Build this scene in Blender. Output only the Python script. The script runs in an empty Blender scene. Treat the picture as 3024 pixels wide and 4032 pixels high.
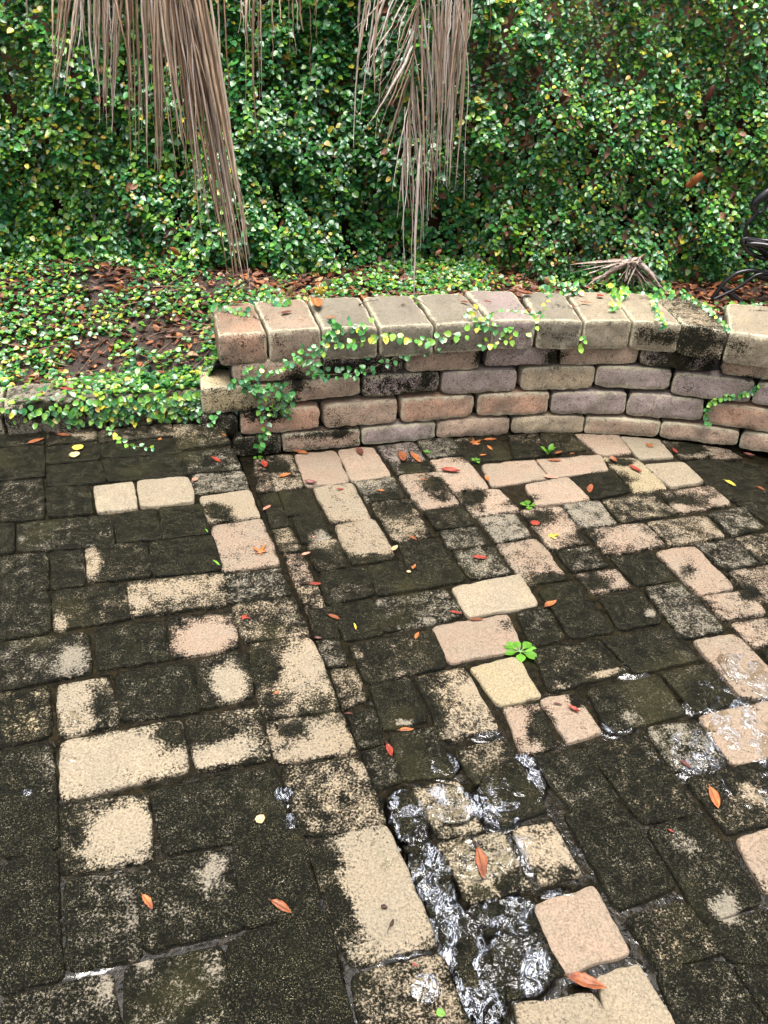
import bpy, math, random
import numpy as np
from math import radians, sin, cos, pi
from mathutils import Vector
random.seed(7); RNG = np.random.default_rng(11)
S = bpy.context.scene

# ------------------------------------------------------------------ camera, sky, sun, exposure
CAM_H = 1.5; PITCH = radians(33.8); ROLL = radians(2.0); FPX = 3261.0
cd = bpy.data.cameras.new('camera'); cam = bpy.data.objects.new('camera', cd)
S.collection.objects.link(cam); S.camera = cam
cd.sensor_fit = 'VERTICAL'; cd.sensor_height = 36.0; cd.lens = 36.0*FPX/4032.0
cd.clip_start = 0.02; cd.clip_end = 500
FW = np.array([0, cos(PITCH), -sin(PITCH)]); UP0 = np.array([0, sin(PITCH), cos(PITCH)]); RT0 = np.array([1.0, 0, 0])
RT = RT0*cos(ROLL)+UP0*sin(ROLL); UPV = -RT0*sin(ROLL)+UP0*cos(ROLL)
from mathutils import Matrix
m = Matrix(((RT[0], UPV[0], -FW[0], 0), (RT[1], UPV[1], -FW[1], 0), (RT[2], UPV[2], -FW[2], CAM_H), (0, 0, 0, 1)))
cam.matrix_world = m
SUN_EL = radians(85); SUN_AZ = radians(170)          # azimuth measured from +Y towards +X
w = bpy.data.worlds.new("World"); S.world = w; w.use_nodes = True
nt = w.node_tree; nt.nodes.clear()
sky = nt.nodes.new('ShaderNodeTexSky'); sky.sky_type = 'NISHITA'; sky.sun_disc = False
sky.sun_elevation = SUN_EL; sky.sun_rotation = SUN_AZ; sky.dust_density = 10.0; sky.air_density = 1.0; sky.ozone_density = 1.0
bg = nt.nodes.new('ShaderNodeBackground'); bg.inputs[1].default_value = 0.15
hs = nt.nodes.new('ShaderNodeHueSaturation'); hs.inputs['Saturation'].default_value = 0.5
wo = nt.nodes.new('ShaderNodeOutputWorld')
nt.links.new(sky.outputs[0], hs.inputs['Color']); nt.links.new(hs.outputs[0], bg.inputs[0]); nt.links.new(bg.outputs[0], wo.inputs[0])
sl = bpy.data.lights.new('sun', 'SUN'); sl.energy = 2.6; sl.angle = radians(46); sl.color = (1.0, 0.98, 0.96)
so = bpy.data.objects.new('sun', sl); S.collection.objects.link(so)
sd = Vector((sin(SUN_AZ)*cos(SUN_EL), cos(SUN_AZ)*cos(SUN_EL), sin(SUN_EL)))
so.rotation_euler = sd.to_track_quat('Z', 'Y').to_euler()
S.view_settings.view_transform = 'Standard'; S.view_settings.look = 'None'
S.view_settings.gamma = 1; S.view_settings.exposure = 1.28
S.cycles.max_bounces = 6; S.cycles.transparent_max_bounces = 8

# ------------------------------------------------------------------ helpers
ZL = -0.14          # lower paving level, the upper paving is z = 0
ZC = 0.37           # top of the wall's cap stones
def ray(x, y): return FW+RT*((x-1512)/FPX)+UPV*((2016-y)/FPX)
def at(x, y, z):    # photo position (3024 x 4032) -> point on the horizontal plane at height z
    d = ray(x, y); t = (z-CAM_H)/d[2]; return np.array([d[0]*t, d[1]*t, z])
def atY(x, y, Y):   # ... -> point on the vertical plane at distance Y
    d = ray(x, y); t = Y/d[1]; return np.array([d[0]*t, Y, CAM_H+d[2]*t])
_rd = np.random.default_rng(3); _W = _rd.normal(size=(24, 3)); _W /= np.linalg.norm(_W, axis=1)[:, None]; _P = _rd.uniform(0, 6.28, 24)
def fn(P, scale, seed=0):     # smooth noise -1..1 from waves, P (n,3)
    P = np.atleast_2d(P)*scale; r = np.zeros(len(P))
    for i in range(8):
        k = (i+seed*5) % 24
        q = P@_W[k]*(1+0.23*i)+_P[(k+seed) % 24]
        r += np.sin(q+1.7*np.sin(P@_W[(k+9) % 24]*0.8+_P[k]))
    return np.clip(r/3.2, -1, 1)
def obj(name, me, parent=None, mats=(), loc=None):
    o = bpy.data.objects.new(name, me); S.collection.objects.link(o)
    for mt in mats: me.materials.append(mt)
    if parent is not None: o.parent = parent
    if loc is not None: o.location = loc
    return o
def tag(o, label=None, cat=None, group=None, kind=None):
    if label: o['label'] = label
    if cat: o['category'] = cat
    if group: o['group'] = group
    if kind: o['kind'] = kind
    return o
def empty(name, loc=(0, 0, 0)):
    o = bpy.data.objects.new(name, None); S.collection.objects.link(o); o.location = loc; o.empty_display_size = 0.05; return o
def mesh(name, V, F, smooth=True, cols=None, mi=None):
    """V (n,3); F list of index arrays (k,3)/(k,4) or list of tuples; cols {attr: (n,4)}"""
    me = bpy.data.meshes.new(name); V = np.asarray(V, dtype=np.float32)
    if isinstance(F, np.ndarray): F = [F]
    if len(F) and isinstance(F[0], (tuple, list)):
        me.from_pydata(V.tolist(), [], [tuple(f) for f in F])
    else:
        F = [f for f in F if len(f)]
        me.vertices.add(len(V)); me.vertices.foreach_set('co', V.ravel())
        li = np.concatenate([f.ravel() for f in F]).astype(np.int32)
        ls = np.concatenate([np.full(len(f), f.shape[1]) for f in F]); st = np.concatenate([[0], np.cumsum(ls)[:-1]]).astype(np.int32)
        me.loops.add(len(li)); me.loops.foreach_set('vertex_index', li)
        me.polygons.add(len(st)); me.polygons.foreach_set('loop_start', st)
        me.update(calc_edges=True)
    if cols:
        for k, c in cols.items():
            a = me.attributes.new(k, 'FLOAT_COLOR', 'POINT'); a.data.foreach_set('color', np.asarray(c, dtype=np.float32).ravel())
    if smooth: me.polygons.foreach_set('use_smooth', [True]*len(me.polygons))
    if mi is not None: me.polygons.foreach_set('material_index', np.asarray(mi, dtype=np.int32))
    me.update(); me.validate()
    return me
class MB:            # collects pieces into one mesh
    def __init__(s): s.V = []; s.Q = []; s.T = []; s.n = 0; s.C = {}; s.mq = []; s.mt = []
    def add(s, V, Q=None, T=None, cols=None, mat=0):
        V = np.asarray(V, dtype=float)
        if Q is not None and len(Q): s.Q.append(np.asarray(Q)+s.n); s.mq += [mat]*len(Q)
        if T is not None and len(T): s.T.append(np.asarray(T)+s.n); s.mt += [mat]*len(T)
        s.V.append(V); s.n += len(V)
        if cols:
            for k, c in cols.items(): s.C.setdefault(k, []).append(np.broadcast_to(np.asarray(c, dtype=float), (len(V), 4)))
    def mesh(s, name, smooth=True):
        F = []
        if s.Q: F.append(np.concatenate(s.Q))
        if s.T: F.append(np.concatenate(s.T))
        return mesh(name, np.concatenate(s.V), F, smooth, {k: np.concatenate(c) for k, c in s.C.items()}, s.mq+s.mt)
def tube(P, R, n=8, flat=1.0):    # tube along points P with radii R
    P = [np.array(p, dtype=float) for p in P]; V = []; Q = []
    if np.isscalar(R): R = [R]*len(P)
    ref = np.array([0.31, 0.2, 0.93]); pu = None
    for i, p in enumerate(P):
        d = P[min(i+1, len(P)-1)]-P[max(i-1, 0)]; d /= np.linalg.norm(d)+1e-9
        u = np.cross(d, ref) if pu is None else pu-d*(pu@d)
        u /= np.linalg.norm(u)+1e-9; pu = u; v = np.cross(d, u)
        for k in range(n):
            a = 2*pi*k/n; V.append(p+R[i]*(u*cos(a)+v*sin(a)*flat))
    for i in range(len(P)-1):
        for k in range(n): Q.append((i*n+k, i*n+(k+1) % n, (i+1)*n+(k+1) % n, (i+1)*n+k))
    return np.array(V), np.array(Q)
def smooth_path(P, k=6):
    P = [np.array(p, dtype=float) for p in P]; out = []
    for i in range(len(P)-1):
        a = P[max(i-1, 0)]; b = P[i]; c = P[i+1]; d = P[min(i+2, len(P)-1)]
        for j in range(k):
            t = j/k
            out.append(0.5*((2*b)+(-a+c)*t+(2*a-5*b+4*c-d)*t*t+(-a+3*b-3*c+d)*t**3))
    out.append(P[-1]); return out

# ------------------------------------------------------------------ materials
class N:
    def __init__(s, name):
        s.m = bpy.data.materials.new(name); s.m.use_nodes = True; s.t = s.m.node_tree; s.t.nodes.clear()
        s.out = s.t.nodes.new('ShaderNodeOutputMaterial')
    def n(s, typ, ins=None, **kw):
        x = s.t.nodes.new(typ)
        for k, v in kw.items(): setattr(x, k, v)
        if ins:
            for k, v in ins.items():
                if isinstance(v, bpy.types.NodeSocket): s.t.links.new(v, x.inputs[k])
                else: x.inputs[k].default_value = v
        return x
    def math(s, op, a, b=0.0, c=None, clamp=False):
        x = s.n('ShaderNodeMath', {0: a, 1: b}, operation=op, use_clamp=clamp)
        if c is not None: s._set(x, 2, c)
        return x.outputs[0]
    def _set(s, x, k, v):
        if isinstance(v, bpy.types.NodeSocket): s.t.links.new(v, x.inputs[k])
        else: x.inputs[k].default_value = v
    def mix(s, f, a, b, blend='MIX'):
        x = s.n('ShaderNodeMix', data_type='RGBA', blend_type=blend)
        s._set(x, 0, f); s._set(x, 6, a); s._set(x, 7, b); return x.outputs[2]
    def ss(s, v, lo, hi, a=0.0, b=1.0):
        x = s.n('ShaderNodeMapRange', {0: v, 1: lo, 2: hi, 3: a, 4: b}, interpolation_type='SMOOTHSTEP'); return x.outputs[0]
    def noise(s, co, scale, detail=4, rough=0.6, dist=0.0):
        return s.n('ShaderNodeTexNoise', {'Vector': co, 'Scale': scale, 'Detail': detail, 'Roughness': rough, 'Distortion': dist}).outputs[0]
    def bsdf(s, **ins):
        b = s.n('ShaderNodeBsdfPrincipled', {k.replace('_', ' '): v for k, v in ins.items()})
        s.t.links.new(b.outputs[0], s.out.inputs[0]); return b
    def attr(s, name): return s.n('ShaderNodeAttribute', attribute_name=name)
    def pos(s): return s.n('ShaderNodeNewGeometry').outputs['Position']
def RGBA(c): return (c[0], c[1], c[2], 1)

def stone_material(name, wet=1.0, grain=1.0, algae=(0.0035, 0.0036, 0.0024), fine=True, lichen=0.0):
    M = N(name); co = M.pos(); tone = M.attr('tone'); tint = M.attr('tint')
    sep = M.n('ShaderNodeSeparateColor', {0: tone.outputs['Color']})
    n0 = M.noise(co, 4.2, 2, 0.5)
    t = M.math('ADD', M.math('MULTIPLY_ADD', sep.outputs[0], 1.0, -0.05), M.math('MULTIPLY', M.math('SUBTRACT', n0, 0.5), 0.3)); speck = sep.outputs[1]
    n1 = M.noise(co, 26, 6, 0.7, 0.3); n2 = M.noise(co, 190, 5, 0.75); n3 = M.noise(co, 520, 3, 0.7)
    # dark algae mask : tone 0 = covered, 1 = clean
    v = M.math('ADD', t, M.math('MULTIPLY', M.math('SUBTRACT', n1, 0.5), 1.35))
    v = M.math('ADD', v, M.math('MULTIPLY', M.math('SUBTRACT', n2, 0.5), 2.0))
    clean = M.ss(v, 0.36, 0.72)
    # bare stone
    nb = M.noise(co, 9, 3, 0.5)
    c = M.mix(M.ss(nb, 0.35, 0.7, 0, 0.55), tint.outputs['Color'], (0.22, 0.19, 0.145, 1))
    c = M.mix(M.ss(n2, 0.35, 0.65, 0.75*grain, 0.0), c, (0.085, 0.072, 0.05, 1))
    c = M.mix(M.ss(n3, 0.58, 0.70, 0, 0.6*grain), c, (0.52, 0.46, 0.30, 1))
    c = M.mix(M.ss(n3, 0.42, 0.30, 0, 0.7*grain), c, (0.05, 0.04, 0.028, 1))
    if lichen:
        n5 = M.noise(co, 34, 6, 0.75, 0.6); n6 = M.noise(co, 60, 5, 0.7, 0.4)
        c = M.mix(M.ss(M.math('ADD', M.math('MULTIPLY', sep.outputs[2], 0.30), M.math('ADD', M.math('MULTIPLY', n5, .6), M.math('MULTIPLY', n2, .4))), 0.58, 0.68, 0, 0.85), c, (0.44, 0.40, 0.28, 1)); c = M.mix(M.ss(n6, 0.54, 0.64, 0, 0.55), c, (0.06, 0.05, 0.04, 1))
    # algae
    olive = M.mix(M.ss(n2, 0.52, 0.70, 0, 1.0), RGBA(algae), (0.040, 0.036, 0.024, 1))
    olive = M.mix(M.math('MULTIPLY', M.ss(n3, 0.60, 0.68), M.ss(n1, 0.35, 0.6)), olive, (0.30, 0.27, 0.15, 1))
    col = M.mix(clean, olive, c)
    grn = M.noise(co, 5, 2, 0.5)
    col = M.mix(M.math('MULTIPLY', M.ss(grn, 0.5, 0.75), M.math('MULTIPLY', speck, 0.15)), col, M.mix(n2, (0.03, 0.03, 0.010, 1), (0.14, 0.13, 0.05, 1)))
    h = M.math('ADD', M.math('MULTIPLY', n2, 0.6), M.math('MULTIPLY', n3, 0.5))
    bump = M.n('ShaderNodeBump', {'Strength': 1.0, 'Distance': 0.004, 'Height': h})
    bump2 = M.n('ShaderNodeBump', {'Strength': 1.0, 'Distance': 0.0022, 'Height': M.math('ADD', M.math('MULTIPLY', M.noise(co, 130, 3, 0.6), 1.0), M.math('MULTIPLY', n3, 0.3))})
    ro = M.ss(n1, 0.35, 0.65, 0.30+0.3*(1-wet), 0.52+0.2*(1-wet))
    M.bsdf(Base_Color=col, Roughness=ro, Normal=bump.outputs[0], Specular_IOR_Level=M.ss(clean, 0.0, 1.0, 0.05, 0.16))
    return M.m
M_PAVER = stone_material('paver_stone')
M_BLOCK = stone_material('wall_stone', wet=0.55, grain=0.85, algae=(0.010, 0.010, 0.007), lichen=0.55)
def simple(name, col, rough=0.6, var=0.4, scale=30, bump=0.3, dist=0.003, col2=None, spec=0.5, metal=0.0):
    M = N(name); co = M.pos(); n1 = M.noise(co, scale, 5, 0.65)
    c2 = col2 or tuple(x*(1-var) for x in col)
    c = M.mix(M.ss(n1, 0.3, 0.7), RGBA(c2), RGBA(col))
    b = M.n('ShaderNodeBump', {'Strength': bump, 'Distance': dist, 'Height': M.noise(co, scale*6, 4, 0.7)})
    M.bsdf(Base_Color=c, Roughness=rough, Normal=b.outputs[0], Specular_IOR_Level=spec, Metallic=metal); return M.m
M_JOINT = simple('wet_joint_sand', (0.030, 0.023, 0.012), 0.55, 0.6, 55, 1.0, 0.006, col2=(0.003, 0.003, 0.002), spec=0.08)
M_CORE = simple('dark_wall_core', (0.010, 0.009, 0.007), 0.7, 0.5, 40, 0.6, 0.003)
M_SOIL = simple('dark_soil', (0.050, 0.028, 0.016), 0.6, 0.7, 60, 0.9, 0.006, col2=(0.012, 0.008, 0.006))
M_GROUND = simple('ground_earth', (0.06, 0.05, 0.035), 0.8, 0.5, 3)
M_METAL = simple('black_painted_iron', (0.008, 0.008, 0.009), 0.22, 0.3, 80, 0.15, 0.001)
M_FENCE = simple('weathered_fence_wood', (0.085, 0.045, 0.025), 0.8, 0.5, 14, 0.7, 0.004, col2=(0.012, 0.008, 0.006), spec=0.05)
M_TWIG = simple('twig_bark', (0.20, 0.14, 0.09), 0.55, 0.5, 90, 0.4, 0.001)
M_BARK = simple('palm_trunk_fibre', (0.16, 0.12, 0.085), 0.8, 0.6, 30, 1.0, 0.02)
def leaf_material(name, rough=0.28, spec=0.5, trans=0.0):
    M = N(name); a = M.attr('col'); co = M.pos()
    n1 = M.noise(co, 120, 3, 0.6)
    c = M.mix(M.ss(n1, 0.3, 0.75, 0.35, 0.0), a.outputs['Color'], (0.0, 0.0, 0.0, 1))
    b = M.n('ShaderNodeBump', {'Strength': 0.35, 'Distance': 0.002, 'Height': M.noise(co, 260, 2, 0.5)})
    bs = M.bsdf(Base_Color=c, Roughness=rough, Normal=b.outputs[0], Specular_IOR_Level=spec)
    if trans:
        t = M.n('ShaderNodeBsdfTranslucent', {'Color': c}); mx = M.n('ShaderNodeMixShader', {0: trans})
        M.t.links.new(bs.outputs[0], mx.inputs[1]); M.t.links.new(t.outputs[0], mx.inputs[2]); M.t.links.new(mx.outputs[0], M.out.inputs[0])
    return M.m
M_FIG = leaf_material('fig_leaf', 0.22, 0.6, 0.15)
M_DEAD = leaf_material('dead_leaf', 0.42, 0.25)
M_WEED = leaf_material('weed_leaf', 0.5, 0.25, 0.25)
M_FROND = None
def frond_material():
    M = N('dry_palm_leaflet'); a = M.attr('col'); co = M.pos()
    mp = M.n('ShaderNodeMapping', {0: co, 3: (260, 260, 6)})
    n1 = M.noise(mp.outputs[0], 1.0, 3, 0.6); n2 = M.noise(co, 14, 3, 0.6)
    c = M.mix(M.ss(n1, 0.35, 0.65, 0.55, 0.0), a.outputs['Color'], (0.05, 0.028, 0.015, 1))
    c = M.mix(M.ss(n2, 0.55, 0.75, 0, 0.45), c, (0.06, 0.03, 0.015, 1))
    b = M.n('ShaderNodeBump', {'Strength': 0.5, 'Distance': 0.0015, 'Height': n1})
    M.bsdf(Base_Color=c, Roughness=0.38, Normal=b.outputs[0], Specular_IOR_Level=0.5); return M.m
M_FROND = frond_material()
def water_material(name, rings, bscale=1.0):
    M = N(name); co = M.pos(); tb = M.n('ShaderNodeSeparateColor', {0: M.attr('turb').outputs['Color']}).outputs[0]
    rot = M.n('ShaderNodeMapping', {0: co, 2: (0, 0, radians(-22)), 3: (1.0, 0.55, 1.0)})
    n1 = M.noise(rot.outputs[0], 42, 2, 0.5, 1.6); n2 = M.noise(rot.outputs[0], 20, 1, 0.5, 0.8); n3 = M.noise(co, 120, 2, 0.5, 0.5)
    h = M.math('ADD', M.math('MULTIPLY', n1, 1.0), M.math('MULTIPLY', n2, 1.6))
    h = M.math('ADD', h, M.math('MULTIPLY', n3, 0.22))
    h = M.math('MULTIPLY', h, M.math('MULTIPLY', tb, 0.0125*bscale))
    for (x, y, r) in rings:
        d = M.n('ShaderNodeVectorMath', {0: co, 1: (x, y, ZL)}, operation='DISTANCE').outputs['Value']
        s_ = M.math('SINE', M.math('MULTIPLY', d, 2*pi/0.011))
        e = M.ss(d, r, r*0.25); h = M.math('ADD', h, M.math('MULTIPLY', M.math('MULTIPLY', s_, e), 0.0006))
    b = M.n('ShaderNodeBump', {'Strength': 1.0, 'Distance': 1.0, 'Height': h})
    fr = M.n('ShaderNodeFresnel', {'IOR': 1.5, 'Normal': b.outputs[0]})
    gl = M.n('ShaderNodeBsdfGlossy', {'Color': (1, 1, 1, 1), 'Roughness': 0.04, 'Normal': b.outputs[0]})
    tr = M.n('ShaderNodeBsdfTransparent', {'Color': (0.90, 0.90, 0.86, 1)})
    mx = M.n('ShaderNodeMixShader', {0: fr.outputs[0]})
    M.t.links.new(tr.outputs[0], mx.inputs[1]); M.t.links.new(gl.outputs[0], mx.inputs[2])
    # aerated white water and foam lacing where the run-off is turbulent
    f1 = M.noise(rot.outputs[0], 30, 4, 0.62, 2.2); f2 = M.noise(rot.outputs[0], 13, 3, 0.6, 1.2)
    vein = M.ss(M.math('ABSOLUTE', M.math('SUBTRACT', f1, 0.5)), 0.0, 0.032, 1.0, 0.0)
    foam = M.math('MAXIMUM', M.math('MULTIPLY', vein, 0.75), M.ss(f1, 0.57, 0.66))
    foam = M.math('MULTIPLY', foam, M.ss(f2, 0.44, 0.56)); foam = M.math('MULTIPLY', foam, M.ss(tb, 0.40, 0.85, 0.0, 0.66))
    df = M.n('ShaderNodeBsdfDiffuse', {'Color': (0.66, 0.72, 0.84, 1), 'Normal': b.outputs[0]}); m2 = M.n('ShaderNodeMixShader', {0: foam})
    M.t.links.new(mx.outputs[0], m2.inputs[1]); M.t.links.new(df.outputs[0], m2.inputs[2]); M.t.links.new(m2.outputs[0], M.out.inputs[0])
    return M.m

# ------------------------------------------------------------------ stones
TAN = (0.265, 0.21, 0.142); PINK = (0.275, 0.195, 0.142); GREY = (0.185, 0.165, 0.13); YEL = (0.285, 0.23, 0.135); MAU = (0.24, 0.19, 0.18); ORA = (0.31, 0.185, 0.125); LITE = (0.285, 0.235, 0.163)
TC = {'t': TAN, 'p': PINK, 'g': GREY, 'y': YEL, 'm': MAU, 'o': ORA, 'l': LITE}
def params(n, size, r=0.007):
    k = max(3, int(size/0.011)); u = np.linspace(-1, 1, k+1)
    e = 2*r/size; ex = [-1+e*0.3, -1+e*0.9]
    return np.unique(np.concatenate([u, ex, [-x for x in ex]]))
def grow(q, g):
    out = q.copy()
    for i in range(4):
        a = q[(i+1) % 4]-q[i]; b = q[i-1]-q[i]; a = a/np.linalg.norm(a); b = b/np.linalg.norm(b); out[i] = q[i]-(a+b)*g
    return out
def slab(mb, q, ztop, depth, tone, tint, blobs=None, r=0.0042, tilt=0.004, p=11, rough=0.0011, g=0.0):
    """one paver: q four plan corners (TL,TR,BR,BL)"""
    q = np.array(q)[:, :2]; q = grow(q, 0.0042); A, B, C_, D = q
    su = (np.linalg.norm(B-A)+np.linalg.norm(C_-D))/2; sv = (np.linalg.norm(D-A)+np.linalg.norm(C_-B))/2
    U = params(0, su, r); V_ = params(0, sv, r); uu, vv = np.meshgrid(U, V_)
    m_ = np.maximum(abs(uu), abs(vv)); qn = (abs(uu)**p+abs(vv)**p)**(1/p); sc = np.where(qn > 0, m_/np.maximum(qn, 1e-9), 1)
    us = uu*sc; vs = vv*sc; a = (us+1)/2; b = (vs+1)/2
    XY = (A[None, None]*((1-a)*(1-b))[..., None]+B*(a*(1-b))[..., None]+C_*(a*b)[..., None]+D*((1-a)*b)[..., None])
    eu = (1-abs(uu))*su/2; ev = (1-abs(vv))*sv/2; e = np.minimum(eu, ev)
    P3 = np.dstack([XY, np.zeros(XY.shape[:2])]).reshape(-1, 3)
    cen = q.mean(0)
    wob = (fn(P3, 70, 1)*0.0022+fn(P3, 25, 4)*0.0028).reshape(e.shape)*(e < 0.012)
    dv = XY-cen; L = np.linalg.norm(dv, axis=2)+1e-6; XY = XY+dv/L[..., None]*wob[..., None]
    k = np.clip(1-e/r, 0, 1); drop = r*(1-np.sqrt(np.clip(1-k*k, 0, 1)))
    tx, ty = RNG.normal(0, tilt, 2)
    z = ztop-drop+fn(P3, 45, 2).reshape(e.shape)*rough+fn(P3, 160, 3).reshape(e.shape)*rough*0.45+dv[..., 0]*tx+dv[..., 1]*ty+RNG.normal(0, 0.0012)
    P = np.dstack([XY, z]).reshape(-1, 3); h, w_ = e.shape; idx = np.arange(h*w_).reshape(h, w_)
    Q = np.stack([idx[:-1, :-1], idx[1:, :-1], idx[1:, 1:], idx[:-1, 1:]], -1).reshape(-1, 4)
    rim = np.concatenate([idx[0, :], idx[1:, -1], idx[-1, -2::-1], idx[-2:0:-1, 0]])
    low = P[rim].copy(); low[:, 2] = ztop-depth; nb = len(P); n_ = len(rim); j = np.arange(n_)
    Q2 = np.stack([rim[j], rim[(j+1) % n_], nb+(j+1) % n_, nb+j], -1)
    nx = (B-A)[0]*(D-A)[1]-(B-A)[1]*(D-A)[0]
    P = np.concatenate([P, low]); Q = np.concatenate([Q, Q2])
    if nx > 0: Q = Q[:, ::-1]
    T = np.full(len(P), float(tone))
    ee = np.concatenate([e.ravel(), np.zeros(n_)])
    T -= 0.20*np.exp(-(ee/0.006)**2)
    if blobs: T = blobs_apply(P, T)
    rv = RNG.uniform(0.86, 1.12); tn = np.array(tint)*rv
    cols = {'tone': np.stack([T, np.full(len(P), g), np.zeros(len(P)), np.ones(len(P))], -1), 'tint': (*tn, 1)}
    mb.add(P, Q, cols=cols)
BL = []
def blobs_apply(P, T):
    for (cx, cy, ax, ay, bx, by, v, s) in BL:
        dx = P[:, 0]-cx; dy = P[:, 1]-cy
        det = ax*by-ay*bx; u = (dx*by-dy*bx)/det; w_ = (dy*ax-dx*ay)/det
        r2 = u*u+w_*w_; f = np.exp(-(r2**1.4)*.95)*s
        T = T*(1-f)+v*f
    return T
def view(x0, y0, sc): return lambda p: (x0+p[0]*sc, y0+p[1]*sc)
K_ = 1000/1659.0; KR = 1024/1659.0
VW = {'U1': view(0, 1600, K_), 'U2': view(0, 2400, K_), 'U3': view(0, 3200, K_), 'U4': view(1000, 1600, K_), 'U5': view(1000, 2400, K_),
      'U6': view(1000, 3200, K_), 'R1': view(2000, 1600, KR), 'R2': view(2000, 2400, KR), 'R3': view(2000, 3200, KR),
      'F': view(1480, 2900, 800/1563.0), 'W1': view(750, 1050, 1150/1659.0), 'W2': view(1900, 1050, 1124/1659.0),
      'K': view(0, 1380, 500/1659.0), 'K2': view(500, 1380, 500/1659.0), 'S': view(0, 0, 1), 'T2': view(1000, 0, K_), 'T1': view(0, 0, K_)}
def blob(vw, x, y, rx, ry, v, z, ang=0, s=1.0):
    f = VW[vw]; c = at(*f((x, y)), z)
    ca, sa = cos(radians(ang)), sin(radians(ang))
    a = at(*f((x+rx*ca, y+rx*sa)), z)-c; b = at(*f((x-ry*sa, y+ry*ca)), z)-c
    BL.append((c[0], c[1], a[0], a[1], b[0], b[1], v, s))

# upper paving : (view, corners, tone, tint)
UP_ = '''U1|0,165 285,150 290,235 0,255|.18|t
U1|302,160 622,130 634,215 304,250|.22|t
U1|650,150 1110,105 1140,190 655,230|.35|t
U1|1130,112 1452,125 1512,235 1162,275|.22|t
U1|1176,300 1520,268 1575,408 1222,432|.24|g
U1|1236,442 1582,420 1632,535 1282,568|.45|g
U1|1306,590 1645,545 1712,722 1360,748|.85|t
U1|1376,785 1722,735 1845,1025 1460,1075|.68|p
U1|1466,1092 1855,1045 1932,1225 1500,1280|.30|g
U1|1512,1300 1938,1240 2035,1482 1592,1540|.38|t
U5|-35,225 378,177 585,645 65,708|.40|t
U5|75,735 592,670 700,932 165,1000|.50|t
U5|178,1022 702,957 868,1385 312,1478|.34|t
U6|345,205 892,75 1213,850 622,1000|.50|l
U6|638,1062 1232,920 1470,1490 730,1600|.36|t
U1|0,270 287,252 290,455 0,478|.1|g
U1|302,262 640,228 652,338 304,368|.12|g
U1|656,242 1148,202 1188,298 664,328|.1|g
U1|304,384 658,350 690,490 310,515|.12|g
U1|672,342 1190,308 1228,444 702,488|.08|g
U1|0,496 280,468 288,730 0,748|.30|g
U1|308,530 585,517 604,690 312,715|.2|g
U1|612,522 868,497 892,665 640,690|1.05|l
U1|898,492 1228,463 1270,620 920,655|1.1|l
U1|0,766 92,757 90,945 0,955|.2|g
U1|110,764 728,712 742,908 112,948|.25|g
U1|742,708 1018,666 1056,858 772,888|.08|g
U1|1040,664 1300,640 1378,822 1072,860|.1|g
U1|0,975 312,952 324,1190 0,1214|.28|g
U1|330,952 542,930 552,1160 336,1188|.2|g
U1|556,928 958,888 992,1100 576,1140|.25|t
U1|972,888 1388,842 1450,1060 1006,1106|.12|g
U1|0,1226 318,1202 328,1460 0,1520|.28|g
U1|345,1200 808,1155 850,1372 352,1462|.25|t
U1|828,1148 1458,1088 1494,1288 854,1370|.48|t
U2|0,215 572,142 596,405 0,520|.36|g
U2|616,132 1070,62 1110,312 644,392|.2|g
U2|1092,50 1530,22 1562,242 1122,312|.34|p
U2|0,545 318,498 330,818 0,896|.36|y
U2|374,490 714,440 780,740 386,830|.62|l
U2|752,412 1242,350 1312,650 792,720|.22|g
U2|1268,345 1602,262 1652,562 1322,640|.25|l
U2|0,915 334,855 380,1558 0,1618|.2|g
U2|392,858 1180,722 1232,1042 402,1240|.75|l
U2|1215,712 1690,630 1762,962 1288,1055|.38|l
U3|398,-60 960,-140 1005,300 402,400|.36|l
U3|990,-152 1790,-310 1885,115 1062,262|.25|g
U3|0,322 368,240 400,1068 0,1170|.22|g
U3|420,438 880,390 922,930 440,1022|.34|g
U3|890,368 1480,222 1590,742 952,902|.28|g
U3|1520,192 1965,95 2095,622 1602,740|.2|g
U3|20,1215 722,1062 792,1500 20,1650|.42|g
U3|822,1012 1442,862 1565,1600 832,1740|.3|g
U3|1478,842 2118,622 2340,1500 1590,1640|.15|g'''
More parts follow.
